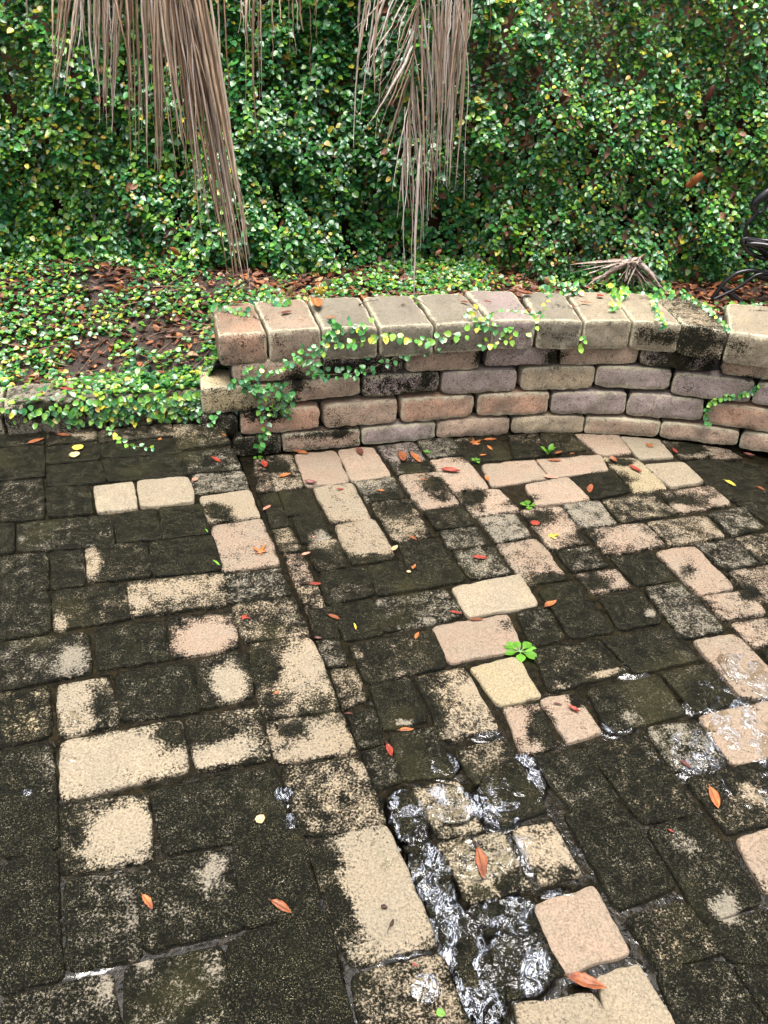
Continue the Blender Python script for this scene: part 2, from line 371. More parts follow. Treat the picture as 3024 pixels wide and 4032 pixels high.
LO_ = '''U4|0,345 62,332 132,548 18,568|.32|p
U4|44,582 145,562 232,772 112,792|.1|t
U4|120,805 240,790 315,935 190,955|.35|t
U4|200,965 322,950 392,1142 275,1168|.42|p
U4|285,1185 402,1160 478,1340 360,1372|.4|t
U4|76,325 250,314 332,528 142,550|.42|t
U4|163,552 358,536 428,690 212,712|.1|g
U4|248,720 440,696 508,860 318,890|.06|g
U4|346,888 542,868 612,1040 412,1080|.34|t
U4|420,1086 728,1046 790,1225 482,1292|.12|g
U4|263,315 530,286 620,486 342,520|.86|p
U4|383,526 643,496 760,730 512,756|.72|t
U4|528,770 786,736 930,985 640,1032|.7|t
U4|744,1044 962,1004 1060,1182 808,1236|.12|g
U4|548,286 778,265 893,452 638,486|.95|p
U4|654,490 912,460 988,592 738,622|.45|g
U4|756,630 1012,600 1170,852 918,886|.38|t
U4|938,892 1186,860 1390,1130 1062,1192|.14|g
U4|796,262 1042,226 1170,420 942,442|.42|m
U4|944,452 1198,426 1338,642 1090,672|.68|p
U4|1108,686 1362,650 1442,770 1190,802|.2|t
U4|1208,816 1452,780 1532,900 1290,932|.34|g
U4|1296,942 1562,908 1684,1084 1412,1124|.38|g
U4|1058,222 1290,202 1380,312 1140,336|.45|g
U4|1148,350 1372,326 1530,530 1298,552|.8|p
U4|1318,570 1600,540 1742,680 1440,712|.62|p
U4|1468,730 1700,694 1815,846 1580,886|.55|g
U4|1588,902 1845,862 2052,1118 1770,1160|.66|p
U4|1286,1184 1740,1095 1850,1290 1402,1376|1.1|l
U5|790,-72 1262,-135 1375,35 848,140|.42|g
U5|492,-30 768,-72 838,150 600,200|.12|g
U5|350,0 500,-15 562,180 402,192|.16|t
U5|406,192 552,190 612,350 484,370|.45|g
U5|500,392 660,378 735,590 592,650|.5|t
U5|610,668 780,650 862,870 690,905|.34|g
U5|700,925 872,880 962,1100 800,1180|.42|g
U5|622,226 1168,138 1262,362 742,482|.22|t
U5|1176,112 1650,26 1752,242 1276,346|1.05|p
U5|762,496 1012,450 1130,718 852,790|.08|g
U5|1048,440 1370,380 1602,772 1250,862|.55|t
U5|1416,376 1726,306 1868,556 1602,622|1.05|y
U5|882,818 1180,770 1312,1080 984,1112|.26|g
F|600,92 992,22 1330,560 962,680|.32|t
F|288,392 640,332 820,708 480,790|.62|l
F|82,462 268,425 390,720 172,760|.16|g
F|202,782 430,788 620,1240 392,1282|.12|g
F|460,812 982,742 1198,1160 702,1270|.62|l
F|402,1308 662,1300 742,1580 502,1582|.2|g
F|740,1312 1192,1222 1290,1490 832,1520|.12|g
F|512,1622 800,1618 880,1960 678,2080|.2|g
F|868,1562 1296,1502 1450,1800 968,2050|.16|g
F|720,2102 940,2020 1060,2290 810,2390|.1|g
F|1060,720 1352,652 1580,1050 1270,1130|.78|t
R3|155,592 546,476 776,892 372,1012|1.1|p
R3|568,1042 836,970 1110,1420 700,1480|1.1|t
R3|58,1225 540,1155 680,1440 100,1520|.9|t
R1|0,182 190,172 260,308 40,330|.3|p
R1|202,174 410,168 500,270 272,304|.25|p
R1|420,174 702,180 790,290 592,308|.75|p
R1|718,190 962,208 1060,320 838,330|.9|l
R1|972,220 1202,240 1330,312 1120,340|.4|t
R1|1212,240 1400,270 1500,330 1342,340|.5|p
R1|-170,368 168,338 258,450 -100,505|.85|p
U4|1305,212 1560,192 1690,338 1395,365|.12|t
R1|180,338 588,306 640,402 282,450|.95|p
R1|604,322 822,328 1018,520 812,546|.72|y
R1|872,372 1120,352 1250,480 1040,512|.85|l
R1|1140,348 1372,335 1540,480 1268,502|.08|g
R1|1392,348 1600,372 1720,470 1556,482|.2|t
R1|108,500 380,450 530,592 180,632|.85|p
R1|390,452 672,415 780,540 542,592|.05|g
R1|72,660 332,630 512,870 270,910|.5|p
R1|345,622 576,596 694,745 470,775|.56|g
R1|594,590 922,550 1080,682 720,736|.36|t
R1|968,545 1292,500 1430,622 1090,676|.45|p
R1|1302,500 1600,452 1720,560 1446,604|.14|g
R1|1456,608 1720,568 1860,700 1660,740|.2|g
R1|490,786 866,740 1010,886 630,946|.5|p
R1|884,736 1262,690 1392,826 1042,886|.48|t
R1|1280,682 1502,640 1640,770 1432,822|.34|g
R1|1450,838 1680,796 1810,960 1632,995|.38|t
R1|308,920 532,890 640,1010 410,1050|.32|g
R1|1190,880 1440,842 1602,1000 1390,1046|.34|g
R1|650,960 922,932 1066,1100 832,1140|.25|g
R1|940,922 1190,886 1450,1160 1220,1196|.74|p
R1|430,1072 690,1036 786,1150 540,1190|.52|p
R1|1402,1062 1660,1010 1800,1200 1582,1250|.45|p
R1|1250,1212 1520,1172 1642,1316 1390,1366|.6|p
R1|862,1152 1100,1122 1396,1430 1110,1476|.34|g
R1|572,1212 832,1172 990,1370 722,1420|.16|g
R1|60,1312 250,1272 360,1480 150,1530|.28|g
R1|202,1172 420,1112 676,1425 402,1476|.14|g
R2|150,252 590,200 752,400 270,516|.26|t
R2|602,190 1042,110 1220,310 812,406|.2|g
R2|1186,196 1450,152 1810,520 1500,565|.85|p
R2|1420,92 1660,50 1800,200 1572,236|.68|p
R2|1620,260 1820,228 1980,400 1780,440|.32|g
R2|490,512 952,420 1140,656 660,780|.22|g
R2|980,412 1282,350 1470,586 1202,656|.18|m
R2|212,576 440,540 600,780 380,846|.92|p
R2|-26,620 196,592 320,868 92,926|.6|p
R2|1210,680 1680,590 1860,900 1432,985|.95|p
R2|880,750 1200,698 1392,980 1062,1030|.55|g
R2|500,876 854,792 1218,1290 862,1368|.22|t
R2|160,936 492,880 706,1206 402,1280|.28|g
R3|355,-8 722,-68 1080,470 702,618|.2|g
R3|880,92 1240,16 1640,560 1252,690|.2|g
R2|1130,1082 1440,1000 1742,1330 1402,1424|.28|t
R2|1452,1000 1760,950 2000,1260 1762,1310|.22|t
R3|1466,166 1700,100 1850,420 1642,500|.9|p
R3|756,666 1112,560 1380,880 962,992|.34|t
R3|1262,722 1660,620 1900,980 1426,945|.22|g
R3|962,1004 1392,940 1700,1400 1120,1440|.28|g
R3|1440,965 1930,1005 1980,1500 1742,1420|.2|g'''
# cleaned or stained patches of the paving
for b in [('U1',1420,690,110,60,.05,0,10),('U1',1560,385,90,30,.55,0,0),('U1',1540,480,120,50,.55,0,0),('U1',610,1030,50,100,.8,0,0),('U1',580,1030,40,110,.75,0,0),
          ('U1',1180,1190,260,60,.75,0,-8),('U1',900,1250,70,80,.75,0,0),('U1',420,150,90,30,.5,0,0),('U1',560,190,80,40,.6,0,0),('U1',1180,150,110,50,.5,0,0),
          ('U2',480,330,120,90,.8,0,-20),('U2',390,90,50,60,.8,0,0),('U2',1350,180,200,120,1.1,0,-15),('U2',1510,480,130,130,1.1,0,0),('U2',470,600,110,130,.9,0,0),
          ('U2',680,620,70,130,.15,0,0),('U2',700,990,350,150,1.05,0,-10),('U2',1120,800,110,110,.2,0,0),('U2',900,740,250,45,.4,0,-8),('U2',1450,940,230,80,1.0,0,-15),
          ('U2',1330,790,130,80,.12,0,0),('U5',300,370,170,260,.85,0,62),('U5',60,380,120,160,.08,0,0),('U5',120,600,120,60,.3,0,0),('U5',460,860,240,80,.95,0,-15),
          ('U5',250,780,110,60,.2,0,0),('U5',620,1080,110,150,.6,0,60),('U5',200,100,200,60,.42,0,0),('U5',330,30,90,50,.4,0,0),
          ('U3',790,130,220,180,1.15,0,-25),('U3',500,180,60,130,.2,0,0),('U3',450,330,90,60,.15,0,0),('U3',680,260,200,80,.8,0,0),
          ('U3',1400,370,100,130,.75,0,20),('U3',860,650,50,220,.6,0,0),('U3',650,420,120,40,.5,0,0),('U3',700,1120,60,120,.7,0,0),('U3',930,980,100,40,.75,0,0),
          ('U3',1400,1000,60,120,.6,0,0),('U6',860,500,230,430,1.1,0,-24),('U6',440,300,120,130,.05,0,0),('U6',560,620,80,240,.0,0,-24),('U6',900,180,230,90,.95,0,-15),
          ('U6',1200,1120,130,120,.6,0,0),('U6',1280,1330,90,120,.6,0,0),('U2',160,250,200,50,.3,0,0),
          ('U4',440,860,90,60,.75,ZL,0),('U4',460,980,140,50,.05,ZL,0),('U4',1060,395,110,40,.0,ZL,0),('U4',1180,520,100,60,.1,ZL,10),('U4',1230,600,60,30,.3,ZL,0),
          ('U4',880,590,120,28,.02,ZL,-4),('U4',930,680,120,50,.1,ZL,0),('U4',1000,800,140,50,.55,ZL,-10),('U4',1430,600,90,70,.05,ZL,10),('U4',160,390,70,50,.08,ZL,0),
          ('U4',760,1000,220,40,.12,ZL,-8),('U4',600,1210,180,50,.35,ZL,-5),('U4',1480,300,170,55,.02,ZL,-6),('U4',1330,220,160,22,.5,ZL,-5),
          ('U5',1120,620,110,100,.15,ZL,30),('U5',1180,700,70,90,.12,ZL,30),('U5',1450,560,130,110,.85,ZL,30),('U5',1100,470,90,70,.1,ZL,0),('U5',1640,100,60,60,.5,ZL,0),
          ('U5',690,300,60,70,.4,ZL,0),('U5',1000,420,130,40,.45,ZL,-8),('U5',880,60,180,60,.25,ZL,-8),('U5',1100,100,160,40,.6,ZL,-10),('U5',980,740,70,22,1.0,ZL,0),
          ('R1',320,560,130,55,.95,ZL,-8),('R1',100,600,110,30,.1,ZL,-10),('R1',240,300,230,35,.0,ZL,0),('R1',60,270,160,35,.0,ZL,0),('R1',640,470,140,60,.0,ZL,0),
          ('R1',720,350,90,25,.05,ZL,0),('R1',1150,270,110,40,.02,ZL,0),('R1',1440,420,180,70,.0,ZL,0),('R1',1120,600,120,40,.1,ZL,0),('R1',1360,600,70,24,.9,ZL,0),
          ('R1',1110,645,70,22,.85,ZL,10),('R1',220,720,110,60,.1,ZL,0),('R1',330,800,110,70,.85,ZL,10),('R1',780,830,140,60,.85,ZL,0),('R1',1150,770,110,50,.55,ZL,0),
          ('R1',120,960,80,50,.75,ZL,0),('R1',300,1110,170,50,.1,ZL,0),('R1',560,1120,80,55,.05,ZL,0),('R1',1150,1050,60,60,.4,ZL,30),('R1',1530,1190,60,60,.1,ZL,0),
          ('R1',480,820,90,60,.2,ZL,0),('R1',380,960,80,40,.05,ZL,0),
          ('R2',200,720,80,110,.02,ZL,55),('R2',30,740,90,110,.9,ZL,40),('R2',260,840,50,60,.1,ZL,0),('R2',900,30,40,26,.9,ZL,0),('R2',440,560,60,80,.1,ZL,0),
          ('R2',640,400,110,26,.8,ZL,-15),('R2',800,690,110,40,.55,ZL,20),('R2',350,480,90,30,.5,ZL,0),('R2',400,260,100,60,.35,ZL,0),('R2',1580,1180,120,60,.75,ZL,30),
          ('R3',1390,610,110,80,.95,ZL,60),('R3',1130,200,150,80,.4,ZL,20),('R3',350,380,60,40,.1,ZL,0),('R3',200,380,120,60,.35,ZL,0),
          ('F',800,120,170,90,.55,ZL,0),('F',1080,420,200,160,.12,ZL,30),('F',560,720,120,60,.45,ZL,0),('F',1050,1100,130,60,.15,ZL,-20),('F',780,1200,120,60,.15,ZL,0)]:
    vw, x, y, rx, ry, v, z, a = b; blob(vw, x, y, rx, ry, v, z, a)
def parse(s):
    out = []
    for l in s.split('\n'):
        v, pts, t, c = l.split('|'); out.append((v, [tuple(map(float, p.split(','))) for p in pts.split()], float(t), TC[c]))
    return out
def pave(lst, z, mb, depth, border=0):
    qs = []
    for i, (v, pts, t, c) in enumerate(parse(lst)):
        q = np.array([at(*VW[v](p), z) for p in pts]); qs.append(q)
        if i < border and i > 2:
            for k in (1, 2): q[k][0] = edge_x(q[k][1])-.004
        if i < border and i > 2: t += .10
        if v in ('U4', 'R1') and t >= .3: t += .12
        slab(mb, q, z, depth, t, c, blobs=True, g=RNG.uniform(0, 1))
    return qs
def inside(p, poly):
    r = False; n = len(poly)
    for i in range(n):
        a, b = poly[i], poly[i-1]
        if (a[1] > p[1]) != (b[1] > p[1]) and p[0] < (b[0]-a[0])*(p[1]-a[1])/(b[1]-a[1])+a[0]: r = not r
    return r
# the straight front edge of the upper paving
E0 = at(1000, 1960, 0)[:2]; E1 = at(1723, 3701, 0)[:2]; ED = (E1-E0)/np.linalg.norm(E1-E0)
def edge_x(y): return E0[0]+(y-E0[1])*ED[0]/ED[1]
TOPY = at(300, 1650, 0)[1]
def bed(mb, poly, z, zb):     # mortar and sand the pavers sit in
    n = len(poly); V = [(x, y, z) for x, y in poly]+[(x, y, zb) for x, y in poly]
    c = len(V); V.append((sum(p[0] for p in poly)/n, sum(p[1] for p in poly)/n, z))
    mb.add(V, Q=[(i, (i+1) % n, n+(i+1) % n, n+i) for i in range(n)], T=[(i, (i+1) % n, c) for i in range(n)], cols={'tone': (0, 0, 0, 1), 'tint': (.1, .1, .1, 1)}, mat=1)
def grid_fill(mb, u0, ud, vd, un, vn, z, depth, qs, ok, su=0.2, sv=0.15):
    for i in range(un[0], un[1]):
        off = RNG.uniform(0, su)
        for j in range(vn[0], vn[1]):
            o = u0+vd*(i*sv)+ud*(j*su+off); g_ = 0.004
            q = [o+ud*g_+vd*g_, o+ud*(su-g_)+vd*g_, o+ud*(su-g_)+vd*(sv-g_), o+ud*g_+vd*(sv-g_)]
            pts = q+[sum(q)/4]+[(q[k]+q[(k+1) % 4])/2 for k in range(4)]
            if not all(ok(p) for p in pts): continue
            if any(inside(p, qq) for p in pts for qq in qs): continue
            if any(inside(qq[:, :2].mean(0), q) for qq in qs): continue
            slab(mb, [np.array([*p, z]) for p in q], z, depth, RNG.uniform(.1, .6), random.choice([TAN, GREY, PINK]), g=RNG.uniform(0, 1))
up = MB(); upq = pave(UP_, 0.0, up, 0.12, 15)
side = np.array([ED[1], -ED[0]])       # points to the left (away from the step)
if side[0] > 0: side = -side
qs2 = [q[:, :2] for q in upq]; qs2 = [np.array(q) for q in upq]
grid_fill(up, E0+side*0.03-ED*0.5, side, ED, (0, 22), (0, 12), 0.0, 0.05, qs2, lambda p: p[1] < TOPY and p[0] < edge_x(p[1])-0.01 and p[0] > -2.4, 0.2, 0.16)
bed(up, [(edge_x(TOPY+.02)-.006, TOPY+.02), (edge_x(-.4)-.006, -.4), (-2.5, -.4), (-2.5, TOPY+.02)], -0.011, -0.20)
tag(obj('upper_patio', up.mesh('upper_patio'), mats=(M_PAVER, M_JOINT)), kind='structure')
lo = MB(); loq = pave(LO_, ZL, lo, 0.04)
d1 = at(2900, 3300, ZL)[:2]-at(2560, 2720, ZL)[:2]; d1 /= np.linalg.norm(d1); d2 = np.array([-d1[1], d1[0]])
if d2[0] < 0: d2 = -d2

# wall path in plan (front of the blocks) from the foot of the wall
BP = [at(x, y, ZL)[:2] for x, y in [(930, 1797), (1150, 1781), (1374, 1758), (1603, 1736), (1814, 1716), (2000, 1706), (2185, 1702), (2370, 1709), (2600, 1726), (2895, 1772), (3024, 1800)]]
dv_ = BP[-1]-BP[-2]; BP += [BP[-1]+np.array([.16, -.11]), BP[-1]+np.array([.30, -.24]), BP[-1]+np.array([.42, -.40]), BP[-1]+np.array([.52, -.6])]
WP = np.array([p[:2] for p in smooth_path([np.array([*p, 0]) for p in BP], 10)])
for _ in range(12): WP[1:-1] = (WP[:-2]+2*WP[1:-1]+WP[2:])/4
SEG = np.linalg.norm(np.diff(WP, axis=0), axis=1); WS = np.concatenate([[0], np.cumsum(SEG)])
def wp(s, off=0.0):       # point on the wall line, off > 0 towards the camera
    s = float(s); i = int(np.clip(np.searchsorted(WS, s)-1, 0, len(SEG)-1)); t = (s-WS[i])/SEG[i]
    p = WP[i]*(1-t)+WP[i+1]*t; d = (WP[min(i+2, len(WP)-1)]-WP[max(i-1, 0)]); d = d/np.linalg.norm(d); n = np.array([d[1], -d[0]])
    return p+n*off
def hit(x, y, off=0.0):   # photo position -> (s, z) on the wall's upright face
    d = ray(x, y); best = None
    for s in np.linspace(-0.35, WS[-1], 500):
        p = wp(s, off); c = p[0]*d[1]-p[1]*d[0]
        if best is not None and best[1]*c <= 0:
            s0, c0 = best; s = s0+(s-s0)*(c0/(c0-c+1e-12)); p = wp(s, off); t = p[1]/d[1]; return s, CAM_H+d[2]*t
        best = (s, c)
    p = wp(s, off); t = p[1]/d[1]; return s, CAM_H+d[2]*t
grid_fill(lo, at(2560, 2720, ZL)[:2]-d1*1.5, d2, d1, (-10, 22), (-4, 16), ZL, 0.04, [np.array(q) for q in loq],
          lambda p: p[0] > edge_x(p[1])+0.02 and p[0] < 2.5 and p[1] > -0.3 and (p[1] < 2.9), 0.2, 0.16)
bed(lo, [(-0.75, 3.3), (2.6, 3.3), (2.6, -.5), (edge_x(-.5)-.02, -.5)], ZL-0.011, ZL-0.12)
tag(obj('lower_patio', lo.mesh('lower_patio'), mats=(M_PAVER, M_JOINT)), kind='structure')
G = mesh('ground', [(-60, -60, ZL-.13), (60, -60, ZL-.13), (60, 60, ZL-.13), (-60, 60, ZL-.13)], np.array([[0, 1, 2, 3]]))
tag(obj('ground', G, mats=(M_GROUND,)), kind='structure')

# ------------------------------------------------------------------ wall blocks
wb = None
def block(mb, A, B, z00, z01, z10, z11, dep, tone, tint, nrm, r=0.012, p=5, tf=None, bulge=0.004, dirt=None, lich=0.5, rough=0.0030, topc=None):
    """rounded block. A,B plan front corners; z00/z01 bottom/top at A, z10/z11 at B; dep depth along -nrm. Built from a subdivided box."""
    L = np.linalg.norm(B-A); H = ((z01-z00)+(z11-z10))/2
    nu = max(6, int(L/0.012)); nv = max(4, int(H/0.012)); nw = max(4, int(dep/0.02))
    V = []; Q = []
    def face(f, na, nb):
        base = sum(len(v) for v in V); a, b = np.meshgrid(np.linspace(-1, 1, na+1), np.linspace(-1, 1, nb+1)); V.append(f(a.ravel(), b.ravel()))
        i = np.arange((na+1)*(nb+1)).reshape(nb+1, na+1)+base
        Q.append(np.stack([i[:-1, :-1], i[:-1, 1:], i[1:, 1:], i[1:, :-1]], -1).reshape(-1, 4))
    o = lambda a: np.ones_like(a)
    face(lambda a, b: np.stack([a, -o(a), b], -1), nu, nv); face(lambda a, b: np.stack([-a, o(a), b], -1), nu, 3)
    face(lambda a, b: np.stack([a, b, o(a)], -1), nu, nw); face(lambda a, b: np.stack([a, -b, -o(a)], -1), nu, nw)
    face(lambda a, b: np.stack([o(a), a, b], -1), nw, nv); face(lambda a, b: np.stack([-o(a), -a, b], -1), nw, nv)
    C = np.concatenate(V); Q = np.concatenate(Q)
    hs_ = np.array([L/2, dep/2, H/2]); X = C*hs_; inner = np.clip(X, -(hs_-r), hs_-r); dl = X-inner; ln = np.linalg.norm(dl, axis=1)
    X = inner+np.where(ln[:, None] > 1e-9, dl/np.maximum(ln, 1e-9)[:, None]*np.minimum(ln, r)[:, None], 0)
    # tumbled faces, irregular corners
    cu = X[:, 0]/hs_[0]; cw = X[:, 2]/hs_[2]; cy = X[:, 1]/hs_[1]
    X[:, 1] += -bulge*(1-cu**4)*(1-cw**4)*(cy < 0)*(-cy)+bulge*0.6
    cut = np.clip(abs(cu)**p+abs(cw)**p-1, 0, 1); X[:, 2] *= 1-0.15*cut; X[:, 0] *= 1-0.06*cut
    a = (X[:, 0]/hs_[0]+1)/2; b = (X[:, 2]/hs_[2]+1)/2
    xy = A[None]*(1-a)[:, None]+B[None]*a[:, None]-nrm[None]*(X[:, 1]+hs_[1])[:, None]
    z = (z00*(1-a)+z10*a)*(1-b)+(z01*(1-a)+z11*a)*b
    P = np.column_stack([xy, z]); d3 = np.column_stack([xy-(A+B)/2+nrm*dep/2, z-z.mean()]); d3 /= np.linalg.norm(d3, axis=1)[:, None]+1e-6
    P = P+d3*(fn(P, 38, 1)*rough+fn(P, 110, 2)*rough*0.7+fn(P, 260, 3)*rough*0.35)[:, None]
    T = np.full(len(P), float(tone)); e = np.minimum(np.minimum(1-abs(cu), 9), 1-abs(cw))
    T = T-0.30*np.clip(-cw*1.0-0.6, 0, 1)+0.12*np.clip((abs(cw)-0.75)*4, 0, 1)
    if dirt: T = dirt(P, T)
    tn = np.array(tint)[None]*(2.0 if mb is wb else 1.1)*(1+0.14*fn(P, 14, 4))[:, None]
    md = np.sort(np.column_stack([1-(1-abs(cu))*L/.12, 1-(1-abs(cy))*dep/.12, 1-(1-abs(cw))*H/.12]), axis=1)[:, 1]; lt = np.clip((md-0.66)*3.2, 0, 1)*lich
    tn = tn*(1-.35*lt[:, None])+np.array((0.34, 0.30, 0.21))[None]*.35*lt[:, None]
    mb.add(P, Q, cols={'tone': np.column_stack([T, np.full(len(P), RNG.uniform(0, .8)), lt, np.ones(len(P))]), 'tint': np.column_stack([tn, np.ones(len(P))])})
WB = '''W1|240,548 738,518 738,632 240,664|.75|p
W1|750,515 1215,482 1205,595 760,625|.5|m
W1|1226,488 1648,467 1640,585 1226,600|.95|p
W1|60,690 508,672 504,812 60,842|.7|y
W1|520,655 970,630 968,732 525,785|.95|p
W1|980,626 1420,600 1415,702 985,750|.55|m
W1|1430,600 1856,588 1854,708 1425,728|1.0|m
W1|60,850 268,846 264,965 60,985|.35|g
W1|280,832 736,796 735,925 288,965|.9|o
W1|755,792 1176,756 1175,886 760,922|.95|p
W1|1196,756 1612,730 1604,850 1200,890|1.0|o
W2|-28,745 398,730 375,855 -33,870|1.0|o
W1|235,980 514,962 520,1068 250,1086|.45|g
W1|520,958 965,928 970,1024 525,1066|.75|p
W1|971,922 1392,886 1394,980 975,1020|1.0|m
W1|1401,884 1816,860 1812,958 1405,976|1.0|p
W2|20,480 440,466 438,570 25,585|.85|m
W2|455,466 915,460 900,565 450,576|.95|p
W2|921,476 1370,515 1340,614 910,570|.55|m
W2|1388,520 1820,566 1820,680 1400,628|.95|p
W2|222,592 660,580 642,712 222,722|1.0|t
W2|664,578 1104,600 1086,722 652,700|1.0|m
W2|1114,610 1572,664 1560,792 1092,742|1.0|m
W2|1582,668 1990,720 1990,860 1576,798|.9|m
W2|405,735 845,730 822,860 387,856|1.0|m
W2|850,735 1292,776 1272,900 836,870|1.0|m
W2|1300,790 1760,840 1760,985 1292,912|1.0|o
W2|170,880 590,870 590,968 165,968|1.0|t
W2|596,872 1032,900 1026,995 600,970|1.0|p
W2|1040,900 1494,955 1476,1045 1030,995|1.0|p
W2|1505,958 1930,1010 1930,1120 1490,1065|1.0|p'''
wall = empty('retaining_wall', (*WP[0], ZL))
tag(wall, 'curved low retaining wall of tumbled pink and grey blocks with sandy cap stones', 'retaining wall')
def nrm_at(s):
    a = wp(s-.01); b = wp(s+.01); d = b-a; d /= np.linalg.norm(d); return np.array([d[1], -d[0]])
DARKW = [(hit(*VW[v]((x, y)))+(r1, r2, val)) for v, x, y, r1, r2, val in
         [('W1',600,650,.05,.05,.1),('W1',880,590,.09,.035,.15),('W1',470,850,.05,.03,.0),('W1',350,850,.05,.03,.1),('W1',850,950,.05,.02,.1),('W1',700,960,.07,.015,.1),
          ('W2',420,530,.04,.04,.05),('W2',1130,540,.05,.05,.1),('W2',1330,590,.04,.03,.15),('W1',1350,640,.03,.04,.15),('W1',1180,700,.07,.03,.4),('W1',350,1020,.08,.04,.25),
          ('W1',820,860,.05,.04,.55),('W1',560,760,.06,.02,.45),('W1',1640,510,.02,.04,.1),('W2',1560,650,.05,.012,.1),('W2',1200,700,.05,.02,.6)]]
def wall_dirt_factory():
    def f(P, T):
        for (s, z, rs, rz, v) in DARKW:
            c = wp(s, 0); d2_ = ((P[:, 0]-c[0])**2+(P[:, 1]-c[1])**2)/rs**2+(P[:, 2]-z)**2/rz**2
            k = np.exp(-d2_*.9)*.9; T = T*(1-k)+v*k
        return T
    return f
WD = wall_dirt_factory()
wb = MB(); s_end = 0
for v, pts, t, c in parse(WB):
    H_ = [hit(*VW[v](p), 0.0) for p in pts]
    sa = (H_[0][0]+H_[3][0])/2; sb = (H_[1][0]+H_[2][0])/2; s_end = max(s_end, sb)
    sm = (sa+sb)/2; off = RNG.normal(0, 0.003)
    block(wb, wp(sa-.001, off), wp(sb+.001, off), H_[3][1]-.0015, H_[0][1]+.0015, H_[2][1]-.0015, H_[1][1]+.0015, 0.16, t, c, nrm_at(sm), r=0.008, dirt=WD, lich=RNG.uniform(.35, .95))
# blocks outside the photograph's right edge and the core behind
ZR = [hit(*VW['W2']((1650, y)), 0)[1] for y in (1080, 985, 830, 690, 550)]
for k in range(4):
    s = s_end+0.01+0.1*(k % 2)
    while s < WS[-1]-.34:
        z0 = (ZL-.02, -.045, .06, .165)[k]; z1 = z0+.1
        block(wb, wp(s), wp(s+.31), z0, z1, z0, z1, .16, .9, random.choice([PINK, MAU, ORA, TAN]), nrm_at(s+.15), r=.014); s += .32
core = []; ss_ = np.linspace(.0, WS[-1]-.05, 60)
V = []; Q = []
for i, s in enumerate(ss_):
    for (o, z) in ((-.06, ZL-.05), (-.06, ZC-.135), (-.14, ZC-.135), (-.14, ZL-.05)): V.append((*wp(s, o), z))
for i in range(len(ss_)-1):
    for k in range(4): Q.append((i*4+k, (i+1)*4+k, (i+1)*4+(k+1) % 4, i*4+(k+1) % 4))
Q += [(0, 1, 2, 3), tuple(len(V)-4+k for k in (3, 2, 1, 0))]
wb.add(V, Q, cols={'tone': (0, 0, 0, 1), 'tint': (.05, .05, .04, 1)}, mat=1)
o = obj('block_courses', wb.mesh('block_courses'), wall, (M_BLOCK, M_CORE)); o.matrix_parent_inverse = Matrix.Translation(-Vector((*WP[0], ZL)))
WINV = Matrix.Translation(-Vector((*WP[0], ZL)))
CAPS = '''852,1316 1052,1304 993,1185 834,1199|.72|o|.132
1056,1303 1265,1290 1205,1175 998,1184|.8|p|.130
1268,1289 1491,1286 1424,1168 1212,1172|.9|g|.128
1495,1285 1713,1275 1622,1161 1427,1166|.95|g|.126
1717,1275 1937,1264 1826,1152 1636,1160|.85|g|.122
1941,1260 2116,1258 2031,1146 1833,1142|.9|m|.120
2121,1259 2299,1262 2224,1147 2052,1150|.8|g|.120
2303,1262 2493,1260 2401,1148 2229,1147|1.05|l|.120
2498,1262 2690,1275 2590,1158 2406,1148|1.0|l|.122
2695,1277 2868,1306 2846,1192 2596,1160|.45|t|.124
2873,1306 3075,1332 3075,1212 2856,1190|1.05|l|.126'''
CAPD = []
for v, x, y, r1, r2, val, z in [('W1',480,430,.025,.05,.0,None),('W1',540,500,.03,.03,.1,None),('W1',400,450,.01,.05,.2,None),('W2',350,370,.05,.05,.5,None),('W2',470,400,.06,.03,.3,None),('W2',940,400,.06,.05,.12,None),
                       ('W2',1080,420,.08,.04,.15,None),('W2',1290,420,.10,.06,.03,None),('W2',1520,470,.10,.05,.1,None),('W1',900,470,.08,.03,.35,None),('W2',180,420,.06,.05,.3,None),('W1',1480,420,.07,.04,.5,None),('W2',60,420,.03,.03,.6,None)]:
    s, zz = hit(*VW[v]((x, y)), 0.035); c = wp(s, .035); CAPD.append((c[0], c[1], zz, r1, .03, r2, val))
for v, x, y, r1, r2, val in [('W2',1300,240,.10,.05,.2),('W2',1380,300,.05,.05,.1),('W2',450,230,.07,.04,.45),('W1',300,280,.09,.04,.5),('W1',220,260,.05,.05,.6),('W1',1460,200,.08,.03,.6),('W2',200,230,.05,.03,.6),('W2',1200,210,.05,.04,.3),('W2',1610,250,.10,.02,.3)]:
    c = at(*VW[v]((x, y)), ZC); CAPD.append((c[0], c[1], ZC, r1, r2, .02, val))
def cap_dirt(P, T):
    for (x, y, z, rx, ry, rz, v) in CAPD:
        d_ = ((P[:, 0]-x)/rx)**2+((P[:, 1]-y)/ry)**2+((P[:, 2]-z)/rz)**2
        k = np.exp(-d_*1.3)*.9; T = T*(1-k)+v*k
    return T
